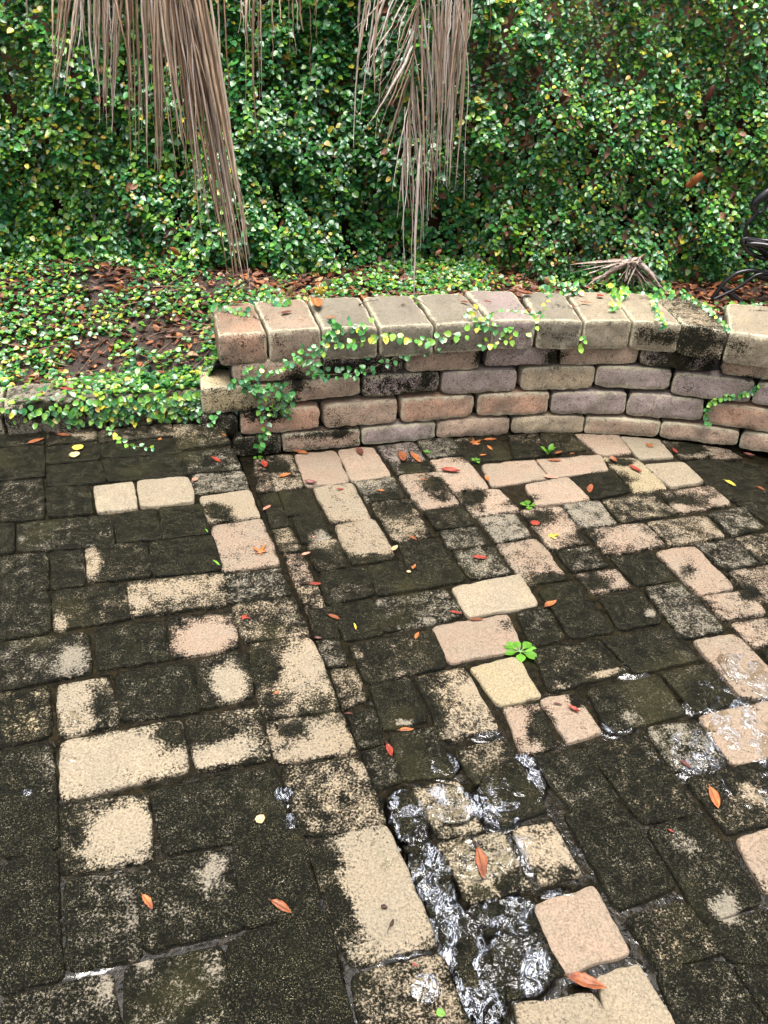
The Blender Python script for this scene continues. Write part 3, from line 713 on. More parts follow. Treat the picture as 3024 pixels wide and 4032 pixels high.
def capstone(q, zt, hgt, tone, tint, name='cap_stone', label=None, dirt=cap_dirt, r=.014):
    """q: front left, front right, back right, back left in plan"""
    mb = MB(); q = [np.array(p[:2]) for p in q]
    fm = (q[0]+q[1])/2; bm = (q[2]+q[3])/2; n = fm-bm; dep = np.linalg.norm(n); n /= dep
    block(mb, q[0], q[1], zt-hgt, zt, zt-hgt, zt, dep, tone, tint, n, r=r, bulge=.003, dirt=None, lich=.7, rough=.0024)
    V = mb.V[0]; A, B, C_, D = q        # shear the back edge into place
    L = B-A; Ln = L/np.linalg.norm(L)**2
    v_ = np.clip(((V[:, :2]-fm)@(-n))/dep, 0, 1); u = (V[:, :2]-A)@Ln
    F0 = A[None]*(1-u)[:, None]+B[None]*u[:, None]; B0 = D[None]*(1-u)[:, None]+C_[None]*u[:, None]
    Fb = F0-n[None]*dep
    V[:, :2] += (B0-Fb)*v_[:, None]
    T = mb.C['tone'][0].copy()
    if dirt: T[:, 0] = dirt(V, T[:, 0])
    T[:, 0] += 0.06; mb.C['tone'][0] = T
    o = obj(name, mb.mesh(name), None, (M_BLOCK,)); 
    if label: o['label'] = label
    return o
capq = []
for i, l in enumerate(CAPS.split('\n')):
    pts, t, c, hh = l.split('|'); pts = [tuple(map(float, p.split(','))) for p in pts.split()]
    zt = ZC+(0.008 if i == 5 else RNG.normal(0, .002))
    q = [at(*p, zt) for p in pts]; capq.append(q)
    lab = {0: 'end cap stone, orange tan with rounded corner', 9: 'dark stained cap stone', 10: 'pale sandy cap stone', 5: 'mauve grey cap stone set slightly higher', 7: 'pale cap stone with rusty ring and green tint'}.get(i)
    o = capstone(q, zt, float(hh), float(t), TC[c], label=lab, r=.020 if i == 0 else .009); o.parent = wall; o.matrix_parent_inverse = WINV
s = hit(3075, 1332, .035)[0]
for k in range(3):
    q = [wp(s+.01, .04), wp(s+.2, .04), wp(s+.2, -.22), wp(s+.01, -.22)]
    o = capstone(q, ZC, .125, .8, TAN); o.parent = wall; o.matrix_parent_inverse = WINV; s += .205
# left kerb
ZK = 0.115
kerb = empty('kerb_edging', (*at(12, 1672, 0)[:2], 0)); KINV = Matrix.Translation(-kerb.location)
tag(kerb, 'single course of stained edging blocks half buried under creeping fig', 'kerb')
def kd(P, T):
    for (x, y, z, r_, v) in KD:
        d_ = ((P[:, 0]-x)/r_)**2+((P[:, 1]-y)/.04)**2+((P[:, 2]-z)/.05)**2; k = np.clip(1.4-d_, 0, 1); T = T*(1-k)+v*k
    return T
KD = [(*at(170, 1612, ZK-.02), .12, .02), (*at(60, 1630, ZK-.03), .04, .5), (*at(330, 1620, ZK-.03), .08, .1)]
KB = [((-260, 1612), (-8, 1600), (22, 1518), (-200, 1520)), ((2, 1602), (402, 1566), (395, 1489), (18, 1516)), ((410, 1566), (640, 1545), (620, 1475), (402, 1489)), ((648, 1544), (850, 1530), (830, 1462), (630, 1474))]
for i, pts in enumerate(KB):
    q = [at(*p, ZK) for p in pts]; o = capstone(q, ZK, .16, .55, GREY if i < 2 else TAN, name='edging_block', dirt=kd); o.parent = kerb; o.matrix_parent_inverse = KINV

# ------------------------------------------------------------------ soil, fence
FY = 3.82
def back_y(x):     # back line of cap or kerb
    if x < -0.62: return at(300, 1495, ZK)[1]-.03
    xs = [q[3][0] for q in capq]+[capq[-1][2][0], 3.0]; ys = [q[3][1] for q in capq]+[capq[-1][2][1], 2.2]
    return float(np.interp(x, xs, ys))-.05
def soil_z(x, y):
    t = np.clip((y-3.02)/.5, 0, 1); zl = 0.085+0.24*t**0.8
    k = 1/(1+np.exp(-(x+0.66)/.035)); zr = 0.315+0.02*np.sin(x*5)
    return zl*(1-k)+zr*k
xs = np.linspace(-2.6, 2.8, 240); V = []; ny = 34
for x in xs:
    y0 = back_y(x)
    for j in range(ny): y = y0+(4.3-y0)*j/(ny-1); V.append((x, y, soil_z(x, y)))
V = np.array(V); V[:, 2] += fn(V, 30, 2)*.008+fn(V, 90, 1)*.004
i = np.arange(len(xs)*ny).reshape(len(xs), ny)
Q = np.stack([i[:-1, :-1], i[1:, :-1], i[1:, 1:], i[:-1, 1:]], -1).reshape(-1, 4)
tag(obj('soil', mesh('soil', V, Q), mats=(M_SOIL,)), kind='structure')
fb = MB(); x = -2.8
def box(mb, a, b, mat=0, cols=None, j=0.0):
    (x0, y0, z0), (x1, y1, z1) = a, b
    V = [(x0, y0, z0), (x1, y0, z0), (x1, y1, z0), (x0, y1, z0), (x0, y0, z1), (x1, y0, z1), (x1, y1, z1), (x0, y1, z1)]
    mb.add(V, [(0, 3, 2, 1), (4, 5, 6, 7), (0, 1, 5, 4), (1, 2, 6, 5), (2, 3, 7, 6), (3, 0, 4, 7)], cols=cols, mat=mat)
while x < 3.0:
    y = FY+.1+RNG.uniform(0, .006); box(fb, (x, y, .1), (x+.138, y+.02, 1.68+RNG.uniform(-.01, .01))); x += .1385
fence = obj('wooden_fence', fb.mesh('wooden_fence', False), None, (M_FENCE,))
tag(fence, 'weathered brown board fence almost hidden behind the creeping fig', 'fence')
rl = MB()
for z in (.40, .95, 1.5): box(rl, (-2.8, FY+.127, z), (3.0, FY+.165, z+.09))
ro_ = obj('rail', rl.mesh('rail', False), fence, (M_FENCE,))

# ------------------------------------------------------------------ leaves
LM = np.array([(0, 0, 0), (0, .3, -.05), (0, .68, -.05), (0, 1, -.02), (-.33, .12, .03), (-.43, .40, .05), (-.27, .76, .04), (.33, .12, .03), (.43, .40, .05), (.27, .76, .04)])
LT = np.array([(0, 1, 4), (0, 7, 1), (2, 3, 6), (2, 9, 3)]); LQ = np.array([(1, 5, 4, 4), ])
LF3 = np.array([(0, 1, 4), (1, 5, 4), (1, 2, 5), (2, 6, 5), (2, 3, 6), (0, 7, 1), (1, 7, 8), (1, 8, 2), (2, 8, 9), (2, 9, 3)])
def leaves(P, D, Nn, size, col, width=None):
    """batch of leaves -> V, F, C"""
    P = np.asarray(P); n = len(P); D = D/np.linalg.norm(D, axis=1)[:, None]
    Sd = np.cross(D, Nn); Sd /= np.linalg.norm(Sd, axis=1)[:, None]+1e-9; Nn = np.cross(Sd, D)
    wd = np.ones(n) if width is None else width
    curl = RNG.uniform(-.25, .12, n)
    X = LM[None, :, 0]*wd[:, None]; Y = LM[None, :, 1]*np.ones((n, 1)); Z = LM[None, :, 2]*RNG.uniform(.4, 2.2, n)[:, None]+curl[:, None]*Y**2
    V = P[:, None]+size[:, None, None]*(X[..., None]*Sd[:, None]+Y[..., None]*D[:, None]+Z[..., None]*Nn[:, None])
    F = (LF3[None]+(np.arange(n)*10)[:, None, None]).reshape(-1, 3)
    C = np.repeat(np.column_stack([col, np.ones(n)]), 10, axis=0)
    return V.reshape(-1, 3), F, C
GR = np.array([(0.040, 0.170, 0.034), (0.060, 0.215, 0.042), (0.026, 0.115, 0.032), (0.038, 0.150, 0.065), (0.130, 0.30, 0.035), (0.20, 0.36, 0.04), (0.44, 0.40, 0.045), (0.52, 0.34, 0.07)])
def fig_cols(n, light=0.0, pr=None):
    pr = np.array(pr if pr is not None else [.27, .22, .17, .14, .12, .05, .022, .008]); pr = pr/pr.sum()
    c = 1.25*GR[RNG.choice(8, n, p=pr)]*RNG.uniform(.7, 1.3, (n, 1)); return c*(1+light)
def hedge_front(x, z):      # how far the foliage face stands in front of the boards
    P = np.column_stack([x, z, np.zeros_like(x)])
    t = 0.19+0.07*fn(P, 3.2, 1)+0.055*fn(P*np.array([1.6, .8, 1]), 8, 2)
    t += 0.10*np.exp(-((x+0.75)/.25)**2)*np.exp(-((z-.5)/.35)**2)     # swell left of the wall's end
    t -= 0.10*np.exp(-((x+.18)/.30)**2)*np.exp(-((z-1.15)/.45)**2)
    t += 0.05*np.clip(x-.5, 0, 1.2)+0.06*np.clip(-x-.9, 0, 1)
    t -= 0.115*np.exp(-((x-.02)/.38)**2)*np.exp(-((z-.52)/.28)**2)    # thin patch where boards show
    return np.clip(t, .02, .5)
def build_hedge():
    Ps, Ds, Ns, Sz, Cs, Wd = [], [], [], [], [], []
    ns = 6900; X0 = RNG.uniform(-2.35, 2.75, ns); Z0 = RNG.uniform(.30, 1.78, ns)
    st = MB()
    for k in range(ns):
        x, z = X0[k], Z0[k]; L = RNG.uniform(.08, .30); lay = RNG.choice([0, 0.02, .045, .08], p=[.36, .26, .2, .18]); ang = RNG.normal(0, .45); m_ = int(L/.0125)
        mx = np.clip(1.25*np.exp(-((x-.02)/.34)**2)*np.exp(-((z-.50)/.24)**2), 0, 1)
        if RNG.random() < mx*.62: continue
        sz0 = RNG.uniform(.021, .036)*(0.82 if x > .45 else 1.0)*RNG.uniform(.9, 1.1); tone = RNG.normal(0, .16)
        pz = np.array([z-.0125*j*cos(ang) for j in range(m_)]); px = np.array([x+.0125*j*sin(ang)+.006*sin(j*.5) for j in range(m_)])
        ft = hedge_front(px, pz); py = FY+.1-ft+lay*np.minimum(1, ft/.12)+.02*np.sin(np.arange(m_)*.9+k)
        ladder = RNG.random() < .3
        sgn = np.where(np.arange(m_) % 2, 1, -1)
        D = np.column_stack([sgn*RNG.uniform(.25, 1.0, m_), -RNG.uniform(.15, .8, m_), -RNG.uniform(.05, .9, m_)+ (0.2 if ladder else 0)])
        Nn = np.column_stack([RNG.normal(0, .35, m_)+sgn*.15, -np.ones(m_)*.8, 1.1+RNG.normal(0, .45, m_)])
        Ps.append(np.column_stack([px, py, pz])); Ds.append(D); Ns.append(Nn)
        taper = np.linspace(1, .72, m_); Sz.append(sz0*taper*RNG.uniform(.8, 1.15, m_)*(.8 if ladder else 1)); 
        pr = [.27, .22, .19, .17, .10, .03, .014, .006]
        yl = .12+.5*max(0, float(fn(np.array([[x, z, 3.]]), 4, 5)[0]))+.25*(x > .6)*(z > .7)-.25*(-.6 < x < .3)*(z > .75)
        if yl < 0: tone -= .25
        if RNG.random() < yl: pr = [.15, .18, .05, .05, .34, .17, .05, .01]
        c = fig_cols(m_, tone, pr)
        if RNG.random() < .22: c[-2:] = GR[RNG.choice([5, 6, 7])]
        Cs.append(c)
        if k % 5 == 0 and m_ > 3:
            v, q = tube([np.array([px[j], py[j]+.004, pz[j]]) for j in range(0, m_, 2)], .0011, 3); st.add(v, q)
    P = np.concatenate(Ps); V, F, C = leaves(P, np.concatenate(Ds), np.concatenate(Ns), np.concatenate(Sz), np.concatenate(Cs))
    # dead brown leaves caught in the fig
    nd = 1500; cx = RNG.choice([-1.1, -.95, .55, .78, .95, 1.25, .4, 0.0], nd)+RNG.normal(0, .12, nd); cz = RNG.choice([.95, .75, .62, 1.1, .45, .40, .42], nd)+RNG.normal(0, .09, nd)
    sc = RNG.random(nd) < .15; cx[sc] = RNG.uniform(-2, 2.3, sc.sum()); cz[sc] = RNG.uniform(.35, 1.5, sc.sum())
    ft = hedge_front(cx, cz); py = FY+.1-ft+RNG.uniform(-.005, .05, nd)
    BR = np.array([(.19, .075, .035), (.28, .12, .05), (.10, .045, .03), (.36, .20, .12)])
    V2, F2, C2 = leaves(np.column_stack([cx, py, cz]), np.column_stack([RNG.normal(0, .7, nd), -RNG.uniform(0, .6, nd), -RNG.uniform(.2, 1, nd)]), np.column_stack([RNG.normal(0, .5, nd), -np.ones(nd), RNG.normal(.3, .5, nd)]),
                        RNG.uniform(.018, .045, nd), BR[RNG.integers(0, 4, nd)]*RNG.uniform(.6, 1.2, (nd, 1)), RNG.uniform(.4, .8, nd))
    mb = MB(); mb.add(V, T=F, cols={'col': C}); mb.add(V2, T=F2, cols={'col': C2}, mat=1)
    sv = np.concatenate(st.V); mb.add(sv, Q=np.concatenate(st.Q), cols={'col': (.1, .07, .04, 1)}, mat=2)
    return mb.mesh('creeping_fig', False)
hedge = obj('creeping_fig', build_hedge(), None, (M_FIG, M_DEAD, M_TWIG))
tag(hedge, 'dense glossy creeping fig covering the whole upright fence', 'climbing plant', kind='stuff')

def ground_cover():
    mb = MB(); n = 26000
    x = RNG.uniform(-2.2, 2.6, n); yb = np.array([back_y(a) for a in x]); y = yb+RNG.uniform(0, 1, n)*(FY-yb); z = soil_z(x, y)
    P0 = np.column_stack([x, y, np.zeros(n)])
    dens = .70+.75*fn(P0, 4.5, 3)+.45*fn(P0, 13, 1)-.15*(y > 3.55)
    left = x < -.62
    dens = np.where(left, dens+.16, .6*dens-.10+.4*np.exp(-((x+.5)/.15)**2))
    # bare litter patches by the photograph
    for (px, py, r_) in [(450, 1180, .12), (600, 1290, .10), (330, 1330, .12), (90, 1420, .14), (250, 1440, .08)]:
        c = at(px, py, .22); dens -= .9*np.exp(-(((x-c[0])/r_)**2+((y-c[1])/(r_*.8))**2))
    keep = RNG.uniform(0, 1, n) < dens; x, y, z = x[keep], y[keep], z[keep]; n = len(x)
    P = np.column_stack([x, y, z+RNG.uniform(.004, .035, n)])
    D = np.column_stack([RNG.normal(0, 1, n), RNG.normal(-.5, .8, n), RNG.normal(-.05, .25, n)]); Nn = np.column_stack([RNG.normal(0, .4, n), RNG.normal(-.35, .4, n), np.ones(n)])
    pr = [.2, .2, .1, .1, .22, .12, .05, .01]
    V, F, C = leaves(P, D, Nn, RNG.uniform(.016, .027, n), fig_cols(n, -.18, pr)); mb.add(V, T=F, cols={'col': C})
    # mat spilling over the kerb and round the wall's left end
    n = 3000; u = RNG.uniform(0, 1, n)**.6; x = -2.0+u*1.62; t = RNG.uniform(0, 1, n)
    a = at(12, 1603, ZK); b = at(850, 1530, ZK); fy = np.interp(x, [a[0], b[0]], [a[1], b[1]]); 
    cover = np.clip((x+1.42)*2.0, .08, 1.0)+.35*fn(np.column_stack([x, t, t*0]), 7, 2)
    keep = RNG.uniform(0, 1, n) < cover; x, t, fy = x[keep], t[keep], fy[keep]; n = len(x)
    top = t < .55; yy = np.where(top, fy+.005+t/.55*.16, fy-.012-RNG.uniform(0, .02, n)); hang = (t-.55)/.45
    zz = np.where(top, ZK+RNG.uniform(.004, .03, n), ZK-hang*RNG.uniform(.4, 1.0, n)*.115+.01)
    D = np.column_stack([RNG.normal(0, .7, n), np.where(top, RNG.normal(-.4, .6, n), -.5), np.where(top, 0, -.7)+RNG.normal(0, .2, n)])
    Nn = np.column_stack([RNG.normal(0, .35, n), np.where(top, -.2, -1.0)+RNG.normal(0, .2, n), np.where(top, 1.0, .6)])
    V, F, C = leaves(np.column_stack([x, yy, zz]), D, Nn, RNG.uniform(.018, .028, n), fig_cols(n, -.18, pr)); mb.add(V, T=F, cols={'col': C})
    return mb.mesh('creeping_fig_ground_cover', False)
gc = obj('creeping_fig_ground_cover', ground_cover(), None, (M_FIG,))
tag(gc, 'creeping fig ground cover spreading over the soil and spilling over the edging', 'ground cover', kind='stuff')

def litter():
    mb = MB(); n = 15000
    x = RNG.uniform(-2.3, 2.7, n); yb = np.array([back_y(a) for a in x]); y = yb+.02+RNG.uniform(0, 1, n)*(FY-yb); z = soil_z(x, y)
    BR = np.array([(.16, .06, .03), (.24, .09, .04), (.09, .04, .028), (.36, .15, .06), (.42, .26, .14), (.13, .07, .05)])
    c = BR[RNG.choice(6, n, p=[.26, .22, .2, .14, .08, .1])]*RNG.uniform(.6, 1.25, (n, 1))
    D = np.column_stack([RNG.normal(0, 1, (n, 2)), RNG.normal(0, .25, n)]); Nn = np.column_stack([RNG.normal(0, .4, (n, 2)), np.ones(n)])
    sz = np.where(RNG.random(n) < .55, RNG.uniform(.008, .02, n), RNG.uniform(.02, .05, n))
    V, F, C = leaves(np.column_stack([x, y, z+RNG.uniform(.001, .014, n)]), D, Nn, sz, c, RNG.uniform(.35, .9, n)); mb.add(V, T=F, cols={'col': C})
    for _ in range(220):       # thin fallen twigs
        x0 = RNG.uniform(-2.1, -.65) if RNG.random() < .6 else RNG.uniform(-.5, 2.2); y0 = back_y(x0)+.05+RNG.uniform(0, .55)
        if y0 > 3.75: continue
        a = RNG.uniform(-.6, 1.2); L = RNG.uniform(.05, .22); z0 = float(soil_z(x0, y0))+RNG.uniform(.008, .035)
        p = [np.array([x0+L*t*cos(a), min(y0+L*t*sin(a), FY), z0+RNG.normal(0, .004)+max(0, float(soil_z(x0+L*t*cos(a), y0+L*t*sin(a))-soil_z(x0, y0)))]) for t in (0, .33, .66, 1)]
        v, q = tube(p, [.0016, .0014, .0012, .0006], 4); mb.add(v, Q=q, cols={'col': (*(np.array((.25, .16, .10))*RNG.uniform(.5, 1.5)), 1)})
    return mb.mesh('leaf_litter', False)
ll = obj('leaf_litter', litter(), None, (M_DEAD,))
tag(ll, 'brown dead leaf litter and fine twigs over the soil at the foot of the fig', 'leaf litter', kind='stuff')

# trees beyond the fence: above the frame, seen mirrored in the water
def tree(label, x, y, r, z0, z1, n, seed, trunk_r=.11):
    rg = np.random.default_rng(seed); o = empty('evergreen_tree', (x, y, ZL-.13)); tag(o, label, 'tree', 'evergreen trees beyond the fence')
    mb = MB(); v, q = tube([np.array([0, 0, 0]), np.array([.05, .03, 1.2]), np.array([-.04, 0, z0+.4]), np.array([.02, .05, (z0+z1)/2]), np.array([0, 0, z1-.3])], [trunk_r, trunk_r*.85, trunk_r*.7, trunk_r*.45, .02], 10); mb.add(v, Q=q)
    for k in range(14):
        a = rg.uniform(0, 2*pi); z = rg.uniform(z0, z1-.8); L = r*rg.uniform(.5, .9)
        v, q = tube([np.array([0, 0, z]), np.array([cos(a)*L*.5, sin(a)*L*.5, z+.2]), np.array([cos(a)*L, sin(a)*L, z+.55])], [.045, .03, .01], 6); mb.add(v, Q=q)
    obj('trunk', mb.mesh('trunk'), o, (M_BARK,))
    cl = rg.normal(size=(70, 3)); cl /= np.linalg.norm(cl, axis=1)[:, None]; cl *= rg.uniform(.35, 1, (70, 1))**.5
    P = cl[rg.integers(0, 70, n)]+rg.normal(0, .13, (n, 3)); P = P*np.array([r, r*.8, (z1-z0)/2])+np.array([0, 0, (z0+z1)/2])
    D = rg.normal(size=(n, 3))-np.array([0, 0, .5]); Nn = rg.normal(size=(n, 3))+np.array([0, 0, .8])
    V, F, C = leaves(P, D, Nn, rg.uniform(.16, .28, n), GR[rg.choice([0, 1, 2, 3], n)]*rg.uniform(.25, .6, (n, 1)))
    obj('crown', mesh('crown', V, F, False, {'col': C}), o, (M_FIG,))
tree('tall dark evergreen left beyond the fence, mirrored black in the water', -3.6, 8.6, 3.0, 2.2, 12.0, 9000, 1)
tree('tall dark evergreen in the middle beyond the fence', .9, 8.8, 2.7, 2.0, 11.4, 9000, 2)
tree('dark evergreen farther right beyond the fence', 6.0, 8.8, 3.0, 2.0, 11.8, 9000, 3)

# ------------------------------------------------------------------ runners of fig over the wall
def runner(label, pts, leafn, size, seed, pr=None, double=True, stem_r=.0012, cluster=0.0):
    """pts: list of world points"""
    rg = np.random.default_rng(seed); path = np.array(smooth_path(pts, 8)); base = path[0]
    o = empty('fig_runner', base); tag(o, label, 'vine runner', 'fig runners over the wall')
    INV = Matrix.Translation(-Vector(base))
    v, q = tube(path, np.linspace(stem_r, stem_r*.5, len(path)), 5); so_ = obj('stem', mesh('stem', v, q, True, {'col': np.tile((.12, .10, .04, 1), (len(v), 1))}), o, (M_TWIG,)); so_.matrix_parent_inverse = INV
    k = np.linspace(0, len(path)-1.001, leafn); i0 = k.astype(int); f = (k-i0)[:, None]; P = path[i0]*(1-f)+path[np.minimum(i0+1, len(path)-1)]*f
    d = path[np.minimum(i0+1, len(path)-1)]-path[i0]; d /= np.linalg.norm(d, axis=1)[:, None]+1e-9
    out = np.array([.0, -.75, .65]); sgn = np.where(np.arange(leafn) % 2, 1, -1)[:, None]
    sd_ = np.cross(d, out[None]); D = sd_*sgn*rg.uniform(.5, 1, (leafn, 1))+d*rg.uniform(-.1, .7, (leafn, 1))+np.array([0, -.25, -.35])[None]
    Nn = out[None]+rg.normal(0, .3, (leafn, 3)); P = P+np.array([0, -.004, .002])+rg.normal(0, .002+cluster, (leafn, 3))*np.array([1, .3, 1])
    V, F, C = leaves(P, D, Nn, rg.uniform(.7, 1.15, leafn)*size, fig_cols(leafn, .15, pr))
    lf = obj('leaves', mesh('leaves', V, F, False, {'col': C}), o, (M_FIG,)); lf.matrix_parent_inverse = INV
    return o
def wpt(vw, x, y, off):
    s, z = hit(*VW[vw]((x, y)), off); return np.array([*wp(s, off), z])
def cpt(vw, x, y, dz=.006): return at(*VW[vw]((x, y)), ZC+dz)
YG = [.12, .12, .06, .05, .25, .22, .14, .04]; DG = [.30, .25, .25, .12, .06, .02, 0, 0]
runner('long fig runner with yellow green leaves along the front of the grey cap stones', [wpt('W1', x, y, .052) for x, y in [(1680, 345), (1500, 380), (1380, 415), (1260, 405), (1130, 390), (1000, 420), (900, 440), (820, 430)]], 44, .027, 1, YG, cluster=.006)
runner('dark glossy fig runner trailing over the top edge of the third cap stone', [cpt('W1', 1010, 350), cpt('W1', 940, 335), cpt('W1', 870, 335), wpt('W1', 810, 330, .05), wpt('W1', 800, 400, .055), wpt('W1', 730, 470, .055), wpt('W1', 640, 500, .055), wpt('W1', 560, 540, .03), wpt('W1', 450, 590, .02), wpt('W1', 330, 600, .02)], 80, .024, 2, [.3, .28, .15, .12, .1, .03, .02, 0], cluster=.011)
runner('lower row of fig leaves hugging the underside of the cap stones', [wpt('W1', x, y, .03) for x, y in [(1400, 475), (1250, 485), (1100, 545), (960, 600), (860, 610), (740, 610), (690, 560), (620, 500)]], 62, .023, 3, DG, cluster=.012)
runner('fig runner hanging down across the pink blocks at the wall left end', [wpt('W1', x, y, .02) for x, y in [(300, 620), (360, 660), (390, 740), (410, 830), (418, 910), (415, 970), (400, 1040)]], 44, .022, 4, [.3, .28, .15, .12, .12, .03, 0, 0], cluster=.008)
runner('bushy fig sprig on the second course beside the yellow green block', [wpt('W1', x, y, .02) for x, y in [(250, 650), (330, 700), (420, 680), (520, 690), (580, 720)]], 46, .024, 5, DG, cluster=.012)
runner('fig runner arching up the cap joint with a large leaf at its foot', [wpt('W2', 240, 390, .05), wpt('W2', 300, 360, .05), cpt('W2', 335, 290), cpt('W2', 355, 240), cpt('W2', 375, 180), cpt('W2', 390, 165)], 13, .026, 6, YG)
runner('thin fig runner with small paired leaves lying on the mauve cap stone', [cpt('W2', x, y) for x, y in [(20, 300), (60, 275), (110, 262), (180, 266), (250, 272), (310, 280)]], 26, .016, 7, [.2, .2, .1, .1, .25, .1, .05, 0])
runner('fig spray falling over the front of the fifth and sixth cap stones', [cpt('W1', 1590, 225), cpt('W1', 1580, 290), wpt('W2', 10, 330, .05), wpt('W2', 70, 350, .05), wpt('W2', 150, 370, .055), wpt('W2', 120, 430, .055), wpt('W2', 10, 440, .055)], 40, .025, 8, YG, cluster=.008)
runner('short stiff fig shoot with stacked leaves across the pale cap stone', [cpt('W2', x, y, .012) for x, y in [(1005, 180), (1000, 215), (1008, 250), (1030, 280)]]+[wpt('W2', 1045, 300, .05), wpt('W2', 1048, 345, .055)], 26, .021, 9, [.25, .2, .1, .05, .2, .08, .1, .0])
runner('fig shoot slanting down over the dark stained cap stone', [cpt('W2', x, y, .01) for x, y in [(1170, 160), (1230, 190), (1290, 230), (1330, 260), (1380, 310)]]+[wpt('W2', 1430, 370, .05)], 30, .021, 10, [.25, .25, .1, .05, .2, .1, .05, .0])
runner('single yellow green leaves dangling under the cap below its rusty ring', [wpt('W2', 588, 400, .05), wpt('W2', 585, 430, .05), wpt('W2', 565, 465, .05)], 5, .024, 11, YG)
runner('fig runner creeping diagonally over the mauve blocks at the right edge', [wpt('W2', x, y, .016) for x, y in [(1600, 690), (1570, 720), (1500, 745), (1430, 760), (1370, 770), (1320, 800), (1295, 850), (1310, 910)]], 40, .019, 12, [.25, .22, .1, .08, .22, .1, .03, 0])
runner('fig runner poking from the bed onto the first cap stone', [cpt('W1', x, y, .01) for x, y in [(130, 225), (200, 240), (270, 255), (330, 265)]], 16, .022, 13, [.3, .25, .1, .1, .15, .05, .05, 0])
runner('fig tuft leaning over the back edge of the second cap stone', [cpt('W1', x, y, .015) for x, y in [(420, 170), (470, 190), (520, 200), (555, 195)]], 16, .024, 14, [.3, .25, .1, .1, .15, .05, .05, 0])
runner('leafy fig tuft at the back of the pale ringed cap stone', [cpt('W2', x, y, .02) for x, y in [(370, 130), (430, 120), (500, 130), (545, 135)]], 34, .026, 15, [.25, .25, .1, .1, .2, .05, .03, 0], cluster=.012)
runner('ragged fig tuft with yellow leaves behind the fallen palm debris', [cpt('W2', x, y, .02) for x, y in [(740, 110), (790, 130), (820, 160), (780, 200), (765, 235)]], 34, .025, 16, YG, cluster=.01)
runner('fig tuft hugging the back edge right of the palm debris', [cpt('W2', x, y, .02) for x, y in [(960, 160), (1030, 150), (1090, 160), (1180, 155)]], 30, .024, 17, [.25, .25, .1, .1, .2, .05, .03, 0], cluster=.01)
runner('pale thin fig shoot hanging from the edging block to the dark paving', [at(*VW['K']((1460, 480)), ZK+.02), at(*VW['K']((1400, 620)), ZK), at(*VW['K']((1060, 690)), ZK-.02)+np.array([0, -.02, 0]), at(*VW['K']((880, 830)), .04), at(*VW['K']((690, 945)), .004)], 12, .024, 18, YG)
runner('fig runner straggling onto the paving under the edging blocks', [at(*VW['U1']((860, 80)), .03), at(*VW['U1']((720, 130)), .015), at(*VW['U1']((760, 200)), .008), at(*VW['U1']((860, 255)), .006), at(*VW['U1']((1000, 270)), .006)], 20, .020, 19, [.2, .2, .1, .1, .2, .12, .08, 0])
runner('fig leaves fanning over the corner where edging meets the wall', [at(*VW['U1']((1000, 20)), .08), at(*VW['U1']((1100, 60)), .03), at(*VW['U1']((1200, 60)), .02), at(*VW['U1']((1310, 80)), .02), at(*VW['U1']((1400, 80)), .03)], 50, .022, 20, [.3, .25, .1, .1, .2, .05, .03, 0], cluster=.012)

# ------------------------------------------------------------------ dead palm fronds hanging from above
def leaflet(P0, P1, w, bow, col, rg, parent, INV, r_top=.5):
    P0 = np.array(P0); P1 = np.array(P1); n = 10; L = np.linalg.norm(P1-P0); d = (P1-P0)/L
    a = rg.uniform(0, pi); f = np.array([cos(a)*.9, -abs(sin(a)), 0.0]); f -= d*(f@d); f /= np.linalg.norm(f); g = np.cross(d, f)
    V = []; 
    for i in range(n+1):
        t = i/n; c = P0+(P1-P0)*t+np.array(bow)*4*t*(1-t)+np.array([rg.normal(0, .0012), rg.normal(0, .001), 0])
        ww = w*min(1, .55+t*2.2)*(1-max(0, t-.35)/.65)**.75+.0009; tw = rg.normal(0, .05)+t*rg.normal(0, .12)
        ff = f*cos(tw)+g*sin(tw); gg = np.cross(d, ff)
        V += [c-ff*ww/2+gg*ww*.22, c, c+ff*ww/2+gg*ww*.22, c+gg*.0009]
    Q = []
    for i in range(n):
        b = i*4
        Q += [(b, b+1, b+5, b+4), (b+1, b+2, b+6, b+5), (b+2, b+3, b+7, b+6), (b+3, b, b+4, b+7)]
    me = mesh('leaflet', np.array(V), np.array(Q), False, {'col': np.tile((*col, 1), (len(V), 1))})
    o = obj('leaflet', me, parent, (M_FROND,)); o.matrix_parent_inverse = INV
def frond(label, rach, items, seed, Yr=(2.95, 3.1), cols=((.46, .34, .26), (.34, .24, .17), (.25, .16, .10), (.55, .44, .36)), wid=(.006, .010), rr=(.012, .004), pick=None):
    """rach: rachis points (photo x, y, Y);  items: (x0,y0,x1,y1) from rachis side to tip"""
    rg = np.random.default_rng(seed); wid = (wid[0]*1.0, wid[1]*1.2); R = [atY(*p) for p in rach]; base = R[0]
    o = empty('palm_frond', base); INV = Matrix.Translation(-Vector(base)); tag(o, label, 'palm frond', 'dead palm fronds hanging before the fig')
    P = smooth_path(R, 6); v, q = tube(P, np.linspace(rr[0], rr[1], len(P)), 8, .6)
    r_ = obj('midrib', mesh('midrib', v, q, True, {'col': np.tile((.30, .20, .13, 1), (len(v), 1))}), o, (M_FROND,)); r_.matrix_parent_inverse = INV
    for k, (x0, y0, x1, y1) in enumerate(items):
        Y0 = rg.uniform(*Yr); Y1 = Y0+rg.normal(0, .02)
        c = np.array(cols[rg.integers(len(cols))])*rg.uniform(.8, 1.15)
        leaflet(atY(x0, y0, Y0), atY(x1, y1, Y1), rg.uniform(*wid), (rg.normal(0, .008), rg.normal(0, .01), 0), c, rg, o, INV)
rg = np.random.default_rng(5)
